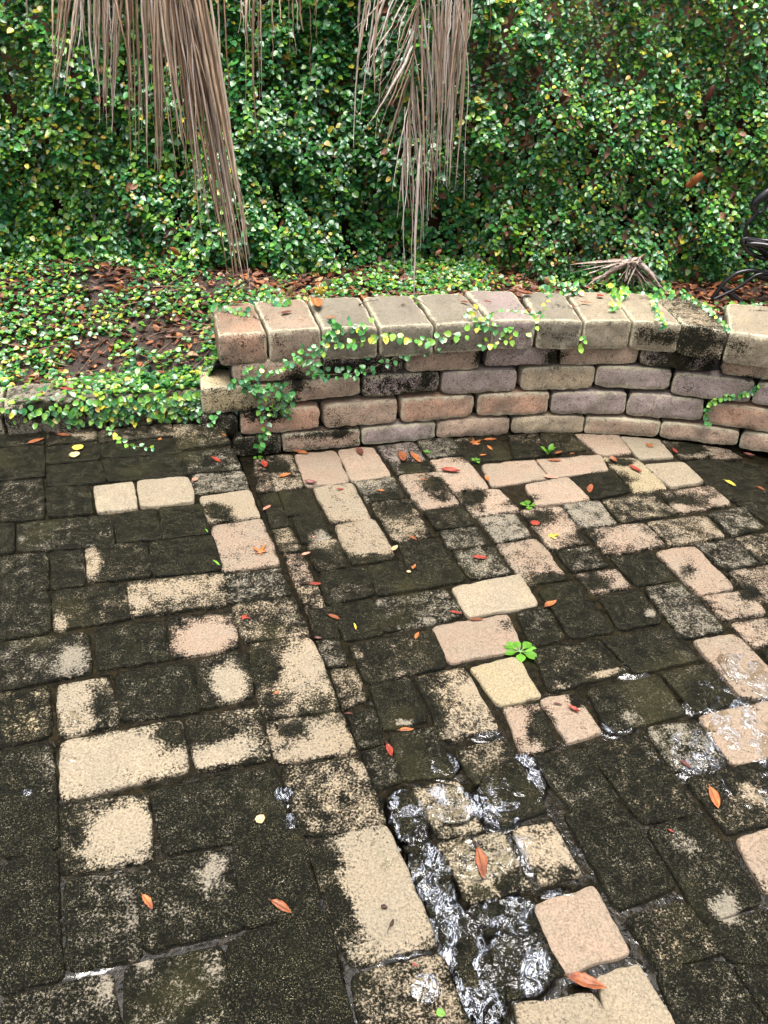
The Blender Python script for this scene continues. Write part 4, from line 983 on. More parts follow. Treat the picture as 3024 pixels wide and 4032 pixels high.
def fan(n, x0, x1, y0, tips, jx=12, jy=60):
    out = []; tips = np.array(tips, dtype=float)
    for k in range(n):
        t = (k+rg.uniform(-.4, .4))/max(1, n-1); t = min(max(t, 0), 1)
        tx = np.interp(t, np.linspace(0, 1, len(tips)), tips[:, 0]); ty = np.interp(t, np.linspace(0, 1, len(tips)), tips[:, 1])
        out.append((x0+(x1-x0)*t+rg.normal(0, jx*.6), y0+rg.uniform(-60, 20), tx+rg.normal(0, jx), ty-abs(rg.normal(0, jy))))
    return out
WHT = ((.80, .70, .63), (.68, .56, .47), (.50, .37, .27), (.86, .79, .72)); BRN = ((.60, .45, .32), (.46, .32, .21), (.30, .18, .11), (.72, .58, .44))
frond('left pale palm frond with short thin leaflets at the top left', [(60, -900, 3.1), (180, -520, 3.02), (330, -260, 3.0)],
      [(128, -160, 113, 112)]+fan(15, 228, 330, -150, [(205, 300), (215, 385), (255, 405)], 7, 70)+fan(9, 300, 400, -140, [(290, 220), (365, 300), (385, 320)], 7, 80), 21, (2.9, 3.0), WHT+BRN[:2])
frond('middle left palm frond with leaflets hanging like a ragged curtain', [(250, -900, 3.1), (420, -500, 3.02), (600, -240, 3.0)],
      fan(16, 388, 480, -150, [(392, 480), (425, 560), (455, 520)], 9, 110)+fan(22, 500, 640, -150, [(520, 650), (575, 600), (625, 765), (640, 700)], 10, 120)+fan(10, 400, 640, -150, [(440, 300), (640, 560)], 14, 120), 22, (2.93, 3.06), WHT[:3]+BRN)
frond('dense brown palm frond whose long tip reaches the first cap stone', [(480, -900, 3.05), (600, -500, 2.95), (700, -220, 2.92)],
      fan(34, 620, 735, -150, [(690, 700), (750, 800), (800, 940), (880, 1050), (940, 1130), (975, 1180)], 8, 130)+fan(26, 680, 790, -150, [(860, 620), (900, 800), (955, 1100), (985, 1170)], 7, 120)+fan(14, 640, 780, -150, [(700, 520), (840, 700)], 14, 100)
      +[(760, -60, 905, 1170), (770, -60, 940, 1165), (800, 300, 972, 1185), (740, 100, 925, 1140)], 23, (2.82, 2.96), ((.42, .31, .23),)+BRN+((.55, .45, .38),), (.0075, .0125))
frond('wispy palm frond of separate thin brown leaflets between the two clumps', [(900, -700, 3.15), (1010, -420, 3.1), (1150, -240, 3.1)],
      [(862, -80, 868, 325), (880, -60, 905, 420), (940, -60, 938, 130), (962, -90, 970, 400), (985, -80, 978, 210), (1015, -80, 1022, 470), (1022, -60, 1028, 380), (1072, -60, 1077, 280), (1082, -60, 1085, 140), (1105, -80, 1106, 76),
       (1135, -80, 1143, 240), (1160, -70, 1171, 218), (1164, -60, 1172, 130), (1186, -60, 1194, 125), (1216, -80, 1214, 372), (1255, -60, 1254, 205), (1236, -60, 1236, 60), (1005, -60, 1012, 540), (950, -60, 968, 170), (1000, -80, 1000, 150), (1916, -80, 1919, 200)], 24, (3.0, 3.12), BRN+((.40, .33, .16),), (.004, .008))
T2 = VW['T2']
def seg(x0, y0, x1, y1): a = T2((x0, y0)); b = T2((x1, y1)); return (a[0], a[1], b[0], b[1])
left = [seg(*s_) for s_ in [(950, -40, 705, 385), (1000, -30, 700, 455), (1010, 30, 835, 368), (1060, 40, 830, 640), (1060, 90, 890, 620), (1050, 150, 820, 560), (930, -60, 750, 515), (900, -40, 795, 905), (1040, 300, 755, 800), (1045, 240, 820, 680),
       (1035, 330, 815, 850), (1040, 420, 860, 935), (1030, 440, 850, 1020), (1020, 480, 880, 990), (1020, 640, 905, 1250), (1010, 690, 945, 1330), (1010, 760, 955, 1090), (880, -50, 640, 205), (760, -60, 660, 520), (740, -60, 650, 965), (800, -60, 690, 800), (760, -60, 730, 200),
       (1040, 200, 900, 520), (1070, 20, 905, 450), (1010, 40, 940, 330), (1000, 850, 935, 1420), (1005, 900, 960, 1500), (700, -60, 690, 300), (820, -40, 790, 620), (870, -40, 745, 490), (1060, 130, 950, 510), (1040, 350, 900, 700)]]
right = [seg(*s_) for s_ in [(1180, -60, 1235, 700), (1120, 10, 1190, 700), (1075, 100, 1150, 640), (1070, 160, 1130, 980), (1050, 260, 1110, 1030), (1045, 330, 1100, 880), (1040, 420, 1165, 1200), (1035, 500, 1105, 1250), (1030, 600, 1080, 1100), (1030, 700, 1060, 1300), (1020, 760, 1045, 1420),
       (1090, 0, 1180, 900), (1130, -40, 1240, 560), (1210, -60, 1225, 940), (1230, -60, 1185, 1180), (1260, -60, 1230, 820), (1280, -60, 1200, 1250), (1300, -60, 1215, 1050), (1320, -60, 1240, 1200), (1340, -50, 1250, 900), (1360, -40, 1290, 760), (1390, -60, 1340, 840), (1400, -50, 1330, 420), (1430, -60, 1380, 420),
       (1380, -60, 1280, 640), (1410, -50, 1300, 640), (1290, -60, 1170, 1320), (1240, -60, 1150, 1380), (1150, -20, 1140, 1440), (1100, 60, 1120, 1380), (1060, 560, 1105, 1580), (1030, 820, 1085, 1640), (1200, 400, 1160, 1420), (1190, 500, 1130, 1480), (1010, 900, 1045, 1500), (1005, 950, 1020, 1400)]]
strands = [seg(990, 700, 995, 1922), seg(1050, 900, 1028, 1860), seg(1085, 950, 1045, 1995), seg(1080, 1200, 1060, 1800)]
extra = []
for _ in range(22):
    x0 = rg.uniform(1150, 1400); x1 = 1180+(x0-1150)*.42+rg.normal(0, 18); extra.append(seg(x0, rg.uniform(-60, 40), x1, rg.uniform(650, 1250)))
frond('bleached palm frond with a drooping midrib hanging over the wall centre', [(1650, -500, 2.98), (*T2((1070, -60)), 2.95), (*T2((1066, 120)), 2.95), (*T2((1040, 400)), 2.95), (*T2((1012, 780)), 2.95), (*T2((1000, 1000)), 2.95)],
      left+right+extra+strands, 25, (2.9, 3.0), ((.80, .69, .60), (.70, .57, .48), (.60, .45, .34), (.86, .78, .70), (.48, .34, .24)), (.0055, .0085), (.008, .002))
# the long bowed leaflet at the frond's right
rg2 = np.random.default_rng(9)
pb = [atY(*T2(p), 2.9) for p in [(1300, -60), (1350, 140), (1395, 400), (1398, 640), (1380, 900), (1372, 1310)]]
pf = [o_ for o_ in S.objects if o_.name.startswith('palm_frond')][-1]
v, q = tube(smooth_path(pb, 5), np.linspace(.0045, .001, 26), 6, .35)
o_ = obj('leaflet', mesh('leaflet', v, q, True, {'col': np.tile((.72, .62, .50, 1), (len(v), 1))}), pf, (M_FROND,)); o_.matrix_parent_inverse = Matrix.Translation(-pf.location)

# fallen palm debris lying behind the wall
def debris():
    c = at(2505, 1028, .50); c = np.array([atY(2505, 1025, 3.62)[0], 3.60, atY(2505, 1025, 3.6)[2]])
    o = empty('fallen_palm_frond', c); INV = Matrix.Translation(-Vector(c)); tag(o, 'broken brown palm frond piece fanned out on the litter behind the wall', 'palm frond')
    rg = np.random.default_rng(4)
    ends = [(2240, 1050), (2300, 1085), (2330, 1120), (2260, 1065), (2350, 1090), (2420, 1120), (2470, 1100), (2500, 1140), (2530, 1145), (2560, 1150), (2590, 1150), (2620, 1160), (2640, 1165), (2660, 1170), (2600, 1130), (2550, 1120), (2480, 1130), (2300, 1130), (2540, 1013), (2560, 1140), (2575, 1155), (2640, 1150), (2455, 1110), (2610, 1140), (2280, 1045), (2450, 1125), (2625, 1175)]
    for e in ends:
        s_ = atY(2505+rg.normal(0, 12), 1028+rg.normal(0, 8), 3.56+rg.normal(0, .015)); t_ = atY(e[0]+rg.normal(0, 6), e[1]+rg.normal(0, 5), rg.uniform(3.46, 3.54))
        leaflet(s_, t_, rg.uniform(.012, .024), (0, 0, rg.uniform(0, .012)), np.array(((.34, .25, .20), (.24, .16, .12), (.44, .35, .29))[rg.integers(3)])*rg.uniform(.7, 1.1), rg, o, INV)
    v, q = tube([atY(2490, 1040, 3.58), atY(2520, 1015, 3.58), atY(2540, 1000, 3.6)], [.016, .013, .006], 8, .5)
    m_ = obj('midrib', mesh('midrib', v, q, True, {'col': np.tile((.22, .14, .09, 1), (len(v), 1))}), o, (M_FROND,)); m_.matrix_parent_inverse = INV
debris()

# ------------------------------------------------------------------ iron chair at the right edge
def chair():
    Yc = 3.42; b = atY(3100, 1150, Yc); base = np.array([b[0], Yc, .325])
    o = empty('garden_chair', base); INV = Matrix.Translation(-Vector(base)); tag(o, 'black wrought iron garden chair with curled arm cut off by the right edge', 'chair')
    def part(name, curves, r=.009, flat=1.0):
        mb = MB()
        for c in curves:
            pts, rr = (c if isinstance(c, tuple) else (c, r)); P = smooth_path(pts, 6)
            rad = np.interp(np.linspace(0, 1, len(P)), np.linspace(0, 1, len(rr)), rr) if hasattr(rr, '__len__') else rr
            v, q = tube(P, rad, 8, flat); mb.add(v, Q=q)
        x = obj(name, mb.mesh(name), o, (M_METAL,)); x.matrix_parent_inverse = INV
    a = lambda x, y, Y=Yc: atY(x, y, Y)
    part('arm', [([a(3300, 700), a(3180, 715), a(3050, 745), a(3000, 775), a(2970, 805), a(2968, 830)], [.013, .015, .017, .020, .016, .010]),
                 ([a(2968, 820), a(2985, 838), a(3010, 825), a(3022, 800)], [.009, .007, .006, .004]), ([a(2985, 832), a(2962, 860), a(2940, 885), a(2932, 930)], [.011, .009, .008, .008])])
    part('seat', [([a(3400, 990, 3.2), a(3200, 960, 3.3), a(3030, 950), a(2932, 940), a(2930, 965), a(2960, 1000), a(3020, 1018), a(3150, 1022, 3.2), a(3400, 1050, 3.1)], .010),
                  ([a(2935, 955), a(2980, 975), a(3040, 1005), a(3150, 1015, 3.2)], .012), ([a(2935, 942), a(3000, 955), a(3080, 970), a(3300, 985, 3.2)], .010), ([a(2950, 960), a(3010, 965, 3.4), a(3100, 985, 3.35), a(3300, 1000, 3.2)], .011)])
    part('leg', [([a(3120, 1090), a(3024, 1075), a(2960, 1065), a(2905, 1075), a(2860, 1105), a(2835, 1135), a(2805, 1180), a(2800, 1195)], .0095)])
    part('leg', [([a(3120, 1060, 3.4), a(3030, 1075, 3.4), a(2975, 1085, 3.4), a(2900, 1135, 3.4), a(2812, 1178, 3.4)], .007)])
    part('leg', [([a(2836, 1128), a(2865, 1152), a(2905, 1182), a(2925, 1200)], .011)])
    part('stretcher', [([a(2970, 1080, 3.45), a(3060, 1095, 3.43), a(3140, 1100), a(3300, 1120, 3.2)], [.013, .028, .030, .02])])
    part('backrest', [([a(3300, 1000, 3.6), a(3290, 800, 3.62), a(3300, 560, 3.64), a(3420, 480, 3.62), a(3560, 560, 3.6), a(3570, 1000, 3.55)], .011),
                      ([a(3430, 980, 3.58), a(3390, 820, 3.6), a(3430, 650, 3.6), a(3470, 560, 3.6)], .008), ([a(3430, 980, 3.58), a(3480, 820, 3.6), a(3430, 650, 3.6)], .008)])
    part('leg', [([a(3560, 1000, 3.5), a(3580, 1100, 3.5), a(3600, 1250, 3.4)], .0095)])
chair()

# ------------------------------------------------------------------ water
def water_grid(name, x0, x1, y0, y1, st, level, mat):
    xs = np.arange(x0, x1, st); ys = np.arange(y0, y1, st); X, Y = np.meshgrid(xs, ys, indexing='ij'); P = np.column_stack([X.ravel(), Y.ravel(), np.zeros(X.size)])
    z, tb = level(P); P[:, 2] = z; i = np.arange(X.size).reshape(X.shape)
    Q = np.stack([i[:-1, :-1], i[1:, :-1], i[1:, 1:], i[:-1, 1:]], -1).reshape(-1, 4)
    keep = (tb[Q] >= 0).all(1); Q = Q[keep]
    me = mesh(name, P, Q, True, {'turb': np.column_stack([np.clip(tb, 0, 1)]*3+[np.ones(len(P))])})
    return tag(obj(name, me, None, (mat,)), kind='structure')
WBL = []
def wblob(vw, x, y, rx, ry, ang, hgt, tb, z):
    f = VW[vw]; c = at(*f((x, y)), z); ca, sa = cos(radians(ang)), sin(radians(ang))
    a = at(*f((x+rx*ca, y+rx*sa)), z)-c; b = at(*f((x-ry*sa, y+ry*ca)), z)-c; return (c[0], c[1], a[0], a[1], b[0], b[1], hgt, tb)
WL = [wblob(*b, ZL) for b in [('F', 250, 620, 160, 260, -20, .0065, .9), ('F', 420, 1060, 170, 330, -25, .0068, 1.0), ('F', 620, 1550, 200, 360, -24, .007, 1.0), ('F', 800, 1950, 200, 330, -24, .007, .9), ('F', 1120, 1700, 250, 330, -24, .0065, .8),
      ('F', 560, 520, 230, 170, 15, .0064, .8), ('F', 960, 480, 230, 230, 15, .0066, .85), ('F', 820, 920, 300, 200, -10, .0062, .5), ('F', 950, 1350, 320, 130, -10, .0065, 1.0), ('F', 1120, 820, 120, 140, 0, .005, .6), ('F', 1400, 1210, 160, 60, -10, .006, .6),
      ('R2', 1550, 760, 380, 220, 20, .0068, .66), ('R2', 1560, 420, 280, 110, 30, .0064, .62), ('R2', 1280, 560, 190, 120, 10, .0062, .6), ('R2', 1200, 900, 220, 160, 20, .0062, .6), ('R2', 700, 740, 120, 60, 10, .005, .6), ('R2', 870, 960, 160, 90, 30, .0048, .6),
      ('R2', 1560, 1120, 240, 170, 20, .0058, .58), ('R2', 100, 1080, 150, 200, -20, .005, .7), ('R3', 150, 230, 120, 140, -20, .0048, .5), ('R3', 1180, 260, 180, 90, 20, .0042, .5), ('U5', 1240, 1010, 110, 90, 0, .0052, .7), ('U5', 1520, 790, 110, 50, 0, .0046, .5), ('R3', 960, 760, 130, 90, 0, .004, .5), ('R2', 720, 330, 200, 80, 20, .0038, .4), ('R3', 400, 560, 120, 70, 20, .0056, .7)]]
def lower_level(P):
    h = np.zeros(len(P)); tb = np.full(len(P), .22)
    for (cx, cy, ax, ay, bx, by, hh, t_) in WL:
        det = ax*by-ay*bx; dx = P[:, 0]-cx; dy = P[:, 1]-cy; u = (dx*by-dy*bx)/det; w_ = (dy*ax-dx*ay)/det; f = np.clip(1.35-(u*u+w_*w_), 0, 1); f = f*f*(3-2*f)
        h = np.maximum(h, hh*np.clip(1.7*f, 0, 1)); tb = np.maximum(tb, t_*np.clip(1.5*f, 0, 1))
    h = h*np.clip(.92+.30*fn(P, 33, 6)+.2*fn(P, 75, 2), .3, 1.15)
    z = ZL-.0098+h*1.86+(.0016*fn(P, 60, 1)+.0011*fn(P, 130, 3))*(tb-.2)+.0004*fn(P, 18, 2)
    ex = E0[0]+(P[:, 1]-E0[1])*ED[0]/ED[1]
    tb = np.where((P[:, 0] < ex-.02), -1, tb)
    return z, tb
RI = [(*at(*VW['F']((545, 640)), ZL)[:2], .035), (*at(*VW['F']((540, 1010)), ZL)[:2], .022), (*at(*VW['F']((1130, 1510)), ZL)[:2], .03), (*at(*VW['F']((1080, 1800)), ZL)[:2], .05), (*at(*VW['R2']((1230, 920)), ZL)[:2], .03), (*at(*VW['R3']((1300, 400)), ZL)[:2], .02),
      (*at(*VW['R2']((1560, 740)), ZL)[:2], .03), (*at(*VW['R3']((180, 210)), ZL)[:2], .025)]
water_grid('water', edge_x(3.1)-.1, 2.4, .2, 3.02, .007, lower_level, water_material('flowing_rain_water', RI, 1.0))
WU = [wblob(*b, 0) for b in [('U5', 200, 1200, 90, 60, 0, .0045, .8), ('U6', 860, 300, 130, 260, -25, .0040, .35), ('U6', 1120, 1150, 160, 150, -20, .0048, .8), ('U6', 350, 450, 40, 180, -10, .0046, .6), ('U6', 520, 1040, 40, 150, -10, .0046, .6), ('U6', 240, 60, 60, 90, 0, .0042, .6),
     ('U3', 580, 980, 170, 30, -8, .0045, .5), ('U3', 240, 80, 60, 80, 0, .0042, .6), ('U2', 160, 1190, 80, 50, 0, .0042, .6), ('U3', 1210, 1180, 90, 90, 0, .0042, .7), ('U6', 100, 1300, 240, 110, 0, .0040, .6), ('U2', 480, 700, 70, 60, 0, .0046, .4), ('U2', 460, 970, 60, 40, 0, .0040, .4), ('U5', 1150, 1060, 120, 60, 0, .0, .5), ('U6', 1000, 930, 180, 40, -10, .0045, .5)]]
def upper_level(P):
    h = np.zeros(len(P)); tb = np.full(len(P), .16)
    for (cx, cy, ax, ay, bx, by, hh, t_) in WU:
        det = ax*by-ay*bx; dx = P[:, 0]-cx; dy = P[:, 1]-cy; u = (dx*by-dy*bx)/det; w_ = (dy*ax-dx*ay)/det; f = np.clip(1.35-(u*u+w_*w_), 0, 1); f = f*f*(3-2*f)
        h = np.maximum(h, hh*f); tb = np.maximum(tb, t_*f)
    z = -.0100+h*2.2+.0004*fn(P, 18, 2)+(.0014*fn(P, 70, 1)+.001*fn(P, 150, 3))*(tb-.15)
    ex = E0[0]+(P[:, 1]-E0[1])*ED[0]/ED[1]
    return z, np.where((P[:, 0] > ex-.012) | (P[:, 1] > TOPY), -1, tb)
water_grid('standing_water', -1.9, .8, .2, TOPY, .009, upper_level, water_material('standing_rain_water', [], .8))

# ------------------------------------------------------------------ fallen leaves, one object each
LCOL = {'o': (.34, .115, .035), 'b': (.20, .065, .025), 'r': (.24, .035, .02), 'd': (.12, .04, .03), 'p': (.48, .22, .15), 'y': (.60, .45, .06), 'n': (.50, .34, .18), 'g': (.12, .30, .03), 'k': (.04, .02, .015)}
def fallen(label, vw, x, y, Lpx, ang, kind, colr, z, lift=.0035, parts=True):
    """kind o oval, s star, h heart, c curled, l sliver, t twig"""
    f = VW[vw]; c = at(*f((x, y)), z+lift); a_ = radians(ang); h2 = Lpx/2
    e0 = at(*f((x-h2*cos(a_), y-h2*sin(a_))), z+lift); e1 = at(*f((x+h2*cos(a_), y+h2*sin(a_))), z+lift)
    L = np.linalg.norm(e1-e0); d = (e1-e0)/L; s_ = np.cross(np.array([0, 0, 1.0]), d); col = np.array(LCOL[colr]); rg = np.random.default_rng(int(x*7+y*3))
    V = []; F = []; CC = []
    name = {'t': 'twig', 's': 'fallen_leaf'}.get(kind, 'fallen_leaf')
    if kind == 't':
        v, q = tube([e0+np.array([0, 0, .003]), (e0+e1)/2+np.array([0, .002, .006]), e1+np.array([0, 0, .002])], [.0018, .0012, .0009], 5)
        v2, q2 = tube([e0, e0+d*.006, e0+d*.012], [.002, .004, .0015], 6)
        mb = MB(); mb.add(v-c, Q=q, cols={'col': (*col, 1)}); mb.add(v2-c, Q=q2, cols={'col': (*col, 1)}); me = mb.mesh('twig')
        o = obj('twig', me, None, (M_DEAD,), c); tag(o, label, 'twig'); return o
    n = 12
    curl = {'c': .35, 'o': .10, 'h': .1, 's': .12, 'l': .05}[kind]*rg.uniform(.7, 1.3); wr = {'c': .42, 'o': .34, 'h': .9, 's': 1, 'l': .16}[kind]*rg.uniform(.85, 1.15)
    if kind == 's':
        P = [(0, 0, 0)]; m_ = 30
        for k in range(m_):
            th = 2*pi*k/m_; rr = .5*(.38+.62*abs(cos(2.5*th*1.0))**2.2)*(1+.22*rg.normal())*(.75+.3*cos(th)); P.append((rr*cos(th), rr*sin(th), curl*rr*rr*2+.03*rg.normal()))
        for u, v_, z_ in P: V.append(d*u*L+s_*v_*L*.9+np.array([0, 0, z_*L]))
        F = [(0, k+1, (k+1) % m_+1) for k in range(m_)]
    else:
        for i in range(n+1):
            t = i/n
            w_ = wr*(sin(pi*t**.85)**.75 if kind != 'h' else sin(pi*min(1, t*.93+.07))**.6)*(1+.06*rg.normal()); w_ = max(w_, .015)
            sway = .04*sin(t*4+rg.uniform(0, .4)); zc = curl*((t-.5)**2*1.6)
            for j, k in enumerate((-1, -.5, 0, .5, 1)):
                V.append(d*(t-.5)*L+s_*(k*w_/2+sway)*L+np.array([0, 0, 1.0])*L*(zc+curl*abs(k)**1.5*w_*.9+.012*rg.normal()*(abs(k) == 1)))
        for i in range(n):
            for j in range(4): b = i*5+j; F.append((b, b+1, b+6, b+5))
    V = np.array(V); CC = col[None]*(1+.18*fn(V*1.0+c, 120, 1)[:, None]+.15*fn(V+c, 50, 2)[:, None])
    if kind in 'oc' and colr in 'obr': k = np.clip(fn(V+c, 60, 3), 0, 1)[:, None]; CC = CC*(1-k*.6)+np.array(LCOL['d'])*k*.6
    if F and len(F[0]) == 4:
        F = [tuple(f_) for f_ in F]
    me = mesh('fallen_leaf', V, F, True, {'col': np.column_stack([np.clip(CC, .005, 1), np.ones(len(V))])})
    o = obj('fallen_leaf', me, None, (M_DEAD,), c); sm = o.modifiers.new('thickness', 'SOLIDIFY'); sm.thickness = .0006
    tag(o, label, 'leaf', 'leaves fallen on the paving and the wall')
    if kind in 'oc' and Lpx*(1 if vw[0] in 'UR' else .6) > 45:
        v, q = tube([np.zeros(3)-d*L*.62+np.array([0, 0, L*curl*.5]), -d*L*.3+np.array([0, 0, L*curl*.12+.0012]), np.array([0, 0, .0012]), d*L*.42+np.array([0, 0, L*curl*.3+.0012])], [.0009, .0011, .0008, .0004], 5)
        st_ = obj('stalk', mesh('stalk', v, q, True, {'col': np.tile((*(col*.55), 1), (len(v), 1))}), o, (M_DEAD,))
    return o
Z0_ = 0.0
FL = '''U1|235,225|110,-18|o|o|0|orange curled-tip leaf beside the left edge, just below the edging block
U1|415,187|90,4|o|b|0|slim brown leaf in the top paver row, left of the yellow leaf
U1|512,270|45,-50|h|y|0|yellow heart shaped leaf on the black upper paving
U1|485,318|34,80|h|n|0|small straw coloured round leaf just under the yellow heart leaf
U1|1415,350|72,28|o|r|0|reddish oval leaf on the border stone nearest the wall corner
U1|1275,477|34,-30|h|p|0|pale orange scrap at the corner of the second light paver
U1|1040,212|42,10|s|o|0|tiny tattered orange leaf in the black row below the edging
U1|1462,187|36,30|l|o|0|orange leaf tip at the end of a thin stalk by the wall corner
U1|1415,1022|58,35|l|g|0|bright green sliver on the black upper paving
U1|1350,812|30,50|l|g|0|short curved green sliver left of the pinkish border stone
U2|1590,48|70,20|s|r|0|red crumbled leaf fragments near the inner border joint
U3|965,585|115,52|o|o|0|orange and dark oval leaf near the bottom left
U6|180,615|160,30|o|b|0|wet brown oval leaf on the black upper paving near the bottom
U6|40,45|56,60|h|n|0|cream heart shaped petal on the dark upper paver
U6|1050,995|44,30|c|r|0|small red crumpled leaf at the top of the last border stone
U6|890,745|92,115|t|k|0|dark thin stalk with a bud on the large pale border stone
U6|850,616|38,5|t|k|0|tiny dark twig on the pale border stone above the stalk
U4|40,948|88,-55|s|o|0|bright orange star shaped leaf on the pinkish border stone
U5|140,545|48,-20|s|o|0|tiny orange torn leaf on the dark half of a border stone
U6|1220,1310|58,10|h|g|0|round bright green leaf at the bottom edge
U4|310,300|100,8|o|o|-1|orange boat shaped leaf against the foot of the wall, leftmost there
U4|690,300|62,50|c|d|-1|dark red curled leaf on the pink pavers under the wall
U4|68,382|48,60|c|r|-1|red brown leaf in the narrow pavers below the wall corner
U4|200,450|80,-22|o|o|-1|orange leaf on the mottled second paver right of the step
U4|372,502|88,5|c|d|-1|wide dark red leaf at the lower left corner of a pink paver
U4|565,540|50,0|o|r|-1|small red brown leaf on the large tan paver
U4|830,550|50,5|o|o|-1|small orange leaf on the grey paver with a black lower half
U4|968,335|72,65|c|b|-1|folded brown leaf left of its orange pair on the mauve paver
U4|1057,335|92,42|o|o|-1|orange leaf lying aslant on the mauve paver near the wall
U4|1185,180|30,60|c|r|-1|red curled scrap in the joint at the foot of the wall
U4|1438,238|92,-15|s|o|-1|largest orange star shaped leaf, near the wall
U4|1542,216|88,-6|o|o|-1|bright orange oval leaf right beside the star leaf
U4|1540,272|44,40|o|o|-1|small orange leaf on the black paver beneath the star leaf
U4|1495,318|44,-8|o|o|-1|short orange leaf above the tiny clover weed
U4|1110,478|40,0|o|b|-1|small brown leaf on the tan and black paver
U4|1285,425|132,3|c|r|-1|large dark red crumpled leaf on a tan paver
U4|1520,476|42,60|c|o|-1|narrow orange scrap at a tan paver corner below the clover weed
U4|85,662|56,-35|o|p|-1|salmon pink leaf on the black narrow paver beside the step
U4|388,850|30,10|s|p|-1|tiny pink torn leaf on the black paver near the step
U4|340,967|60,-20|c|p|-1|pinkish brown folded leaf on the dark paver near the star leaf
U4|400,1160|76,-4|o|r|-1|red brown leaf lying across a joint near the step
U4|1040,860|58,28|o|o|-1|orange leaf at the top of the long black paver
U4|920,930|46,-50|c|n|-1|straw coloured bent leaf at the left edge of the black paver
U4|1012,1080|28,0|h|n|-1|pale seed husk on the black paver
U4|1045,1052|36,-60|c|o|-1|small orange scrap right above the pale husk
U4|1480,988|96,4|o|r|-1|dull red leaf centred on the olive paver
U5|525,50|86,20|o|b|-1|brown leaf lying beside the step above the grey square paver
U5|660,110|46,68|l|y|-1|yellow brown pointed leaf on a black paver
U5|1065,170|50,-70|o|o|-1|orange upright leaf at the top of the long speckled paver
U5|1320,20|80,8|o|r|-1|red leaf straddling the joint left of the tan paver
U5|1455,65|90,-4|o|b|-1|wet red brown leaf on the top of the large pink paver
U5|420,190|52,0|c|d|-1|dark red leaf tucked against the step
U5|995,785|96,-6|o|o|-1|orange leaf beside the straw coloured debris in a joint
U5|885,920|88,65|o|r|-1|shiny red brown leaf on the dark pavers above the foam
U5|620,678|50,-4|o|d|-1|dark wet leaf lodged in the joint against the step
U6|1482,330|212,76|o|b|-1|big wet red brown leaf in the middle of the flowing water
R1|300,120|36,0|h|r|-1|red scrap stuck low on the wall above the upright weed
R1|325,295|46,-25|o|b|-1|brown leaf right of the upright weed
R1|410,300|34,-10|o|b|-1|short brown leaf farther right of the upright weed
R1|300,345|78,0|o|b|-1|brown leaf on the tan paver just below the upright weed
R1|275,450|92,6|o|p|-1|salmon oval leaf across the joint under the upright weed
R1|525,525|56,-80|o|b|-1|short brown leaf on the black paver
R1|670,345|62,35|c|b|-1|grey brown bent leaf near the slim dark red leaf
R1|815,400|92,28|o|r|-1|slim dark red leaf on the yellowish paver
R1|900,250|48,-30|s|o|-1|brown star shaped leaf on the pale paver close to the wall
R1|1065,288|46,45|c|r|-1|red curled leaf on the mottled paver close to the wall
R1|1420,490|80,26|o|y|-1|yellow green oval leaf on the black pavers at the right
R1|1615,525|60,24|o|b|-1|brown slim leaf at the right edge beyond the yellow leaf
R1|1540,312|72,10|c|d|-1|dark curled leaf under the wall at the right
R1|175,746|54,-10|h|r|-1|round dark red leaf on a half black paver
R1|275,825|92,-5|s|y|-1|yellow maple like leaf lying on a tan paver
R1|270,1265|82,-32|c|o|-1|bright orange leaf on the black paver left of the olive one
R2|422,640|82,25|c|r|-1|crumpled red leaf on the bright tan paver
R2|320,602|52,10|o|d|-1|dark red leaf scrap on the top of the bright tan paver
R2|1132,985|86,35|o|d|-1|dark wet leaf in the puddle right of the glossy grey paver
R2|1315,1200|152,66|o|o|-1|orange red oval leaf on the wet black paving at the right
R3|500,1095|255,14|c|b|-1|largest orange brown leaf, bridging two tan pavers at the bottom
R3|1040,117|42,25|c|r|-1|small dark red leaf on the wet black paver at the right
W1|545,260|66,-14|o|d|1|dark sliver leaf on the second cap stone
W1|716,225|62,50|c|o|1|orange curled leaf at the joint of the second and third cap stones
W1|798,288|60,0|o|o|1|flat orange leaf on the third cap stone
W1|255,205|80,0|o|b|1|brown leaf at the back of the first cap stone
W1|625,302|26,0|o|b|1|tiny brown flake on the second cap stone
W1|1212,215|36,-8|o|d|1|dark brown flake on the fourth cap stone
W1|1562,202|62,6|o|b|1|brown leaf at the joint before the mauve cap stone
W1|1010,205|110,-15|t|k|1|black twig lying over the joint of the third and fourth cap stones
W1|1305,205|90,30|t|k|1|black twig debris in the joint of the fourth and fifth cap stones
W2|245,160|92,12|c|b|1|crumpled brown leaf in the gap right of the mauve cap stone
W2|270,255|38,20|o|o|1|small orange leaf at the front of the mauve cap stone joint
W2|600,208|66,5|o|o|1|orange leaf inside the rusty ring on the pale cap stone
W2|535,230|40,10|o|r|1|small red brown leaf left of the rusty ring
W2|685,170|38,0|h|r|1|round red brown leaf at the edge of the rusty ring
W2|1360,270|66,16|c|b|1|brown leaf at the joint before the last pale cap stone
W2|30,202|50,3|o|b|1|slim brown leaf on top of the mauve cap stone
K|880,520|200,5|c|r|2|shiny red curled leaf on top of the left edging block
K|1240,890|110,60|c|r|0|red upright leaf at the foot of the edging block
K|1420,900|150,2|o|p|0|salmon leaf at the foot of the edging blocks
K2|110,830|230,5|c|r|0|long glossy red leaf where the fig spills onto the paving
K2|460,285|140,12|o|b|2|brown oval leaf lying on the fig above the edging'''
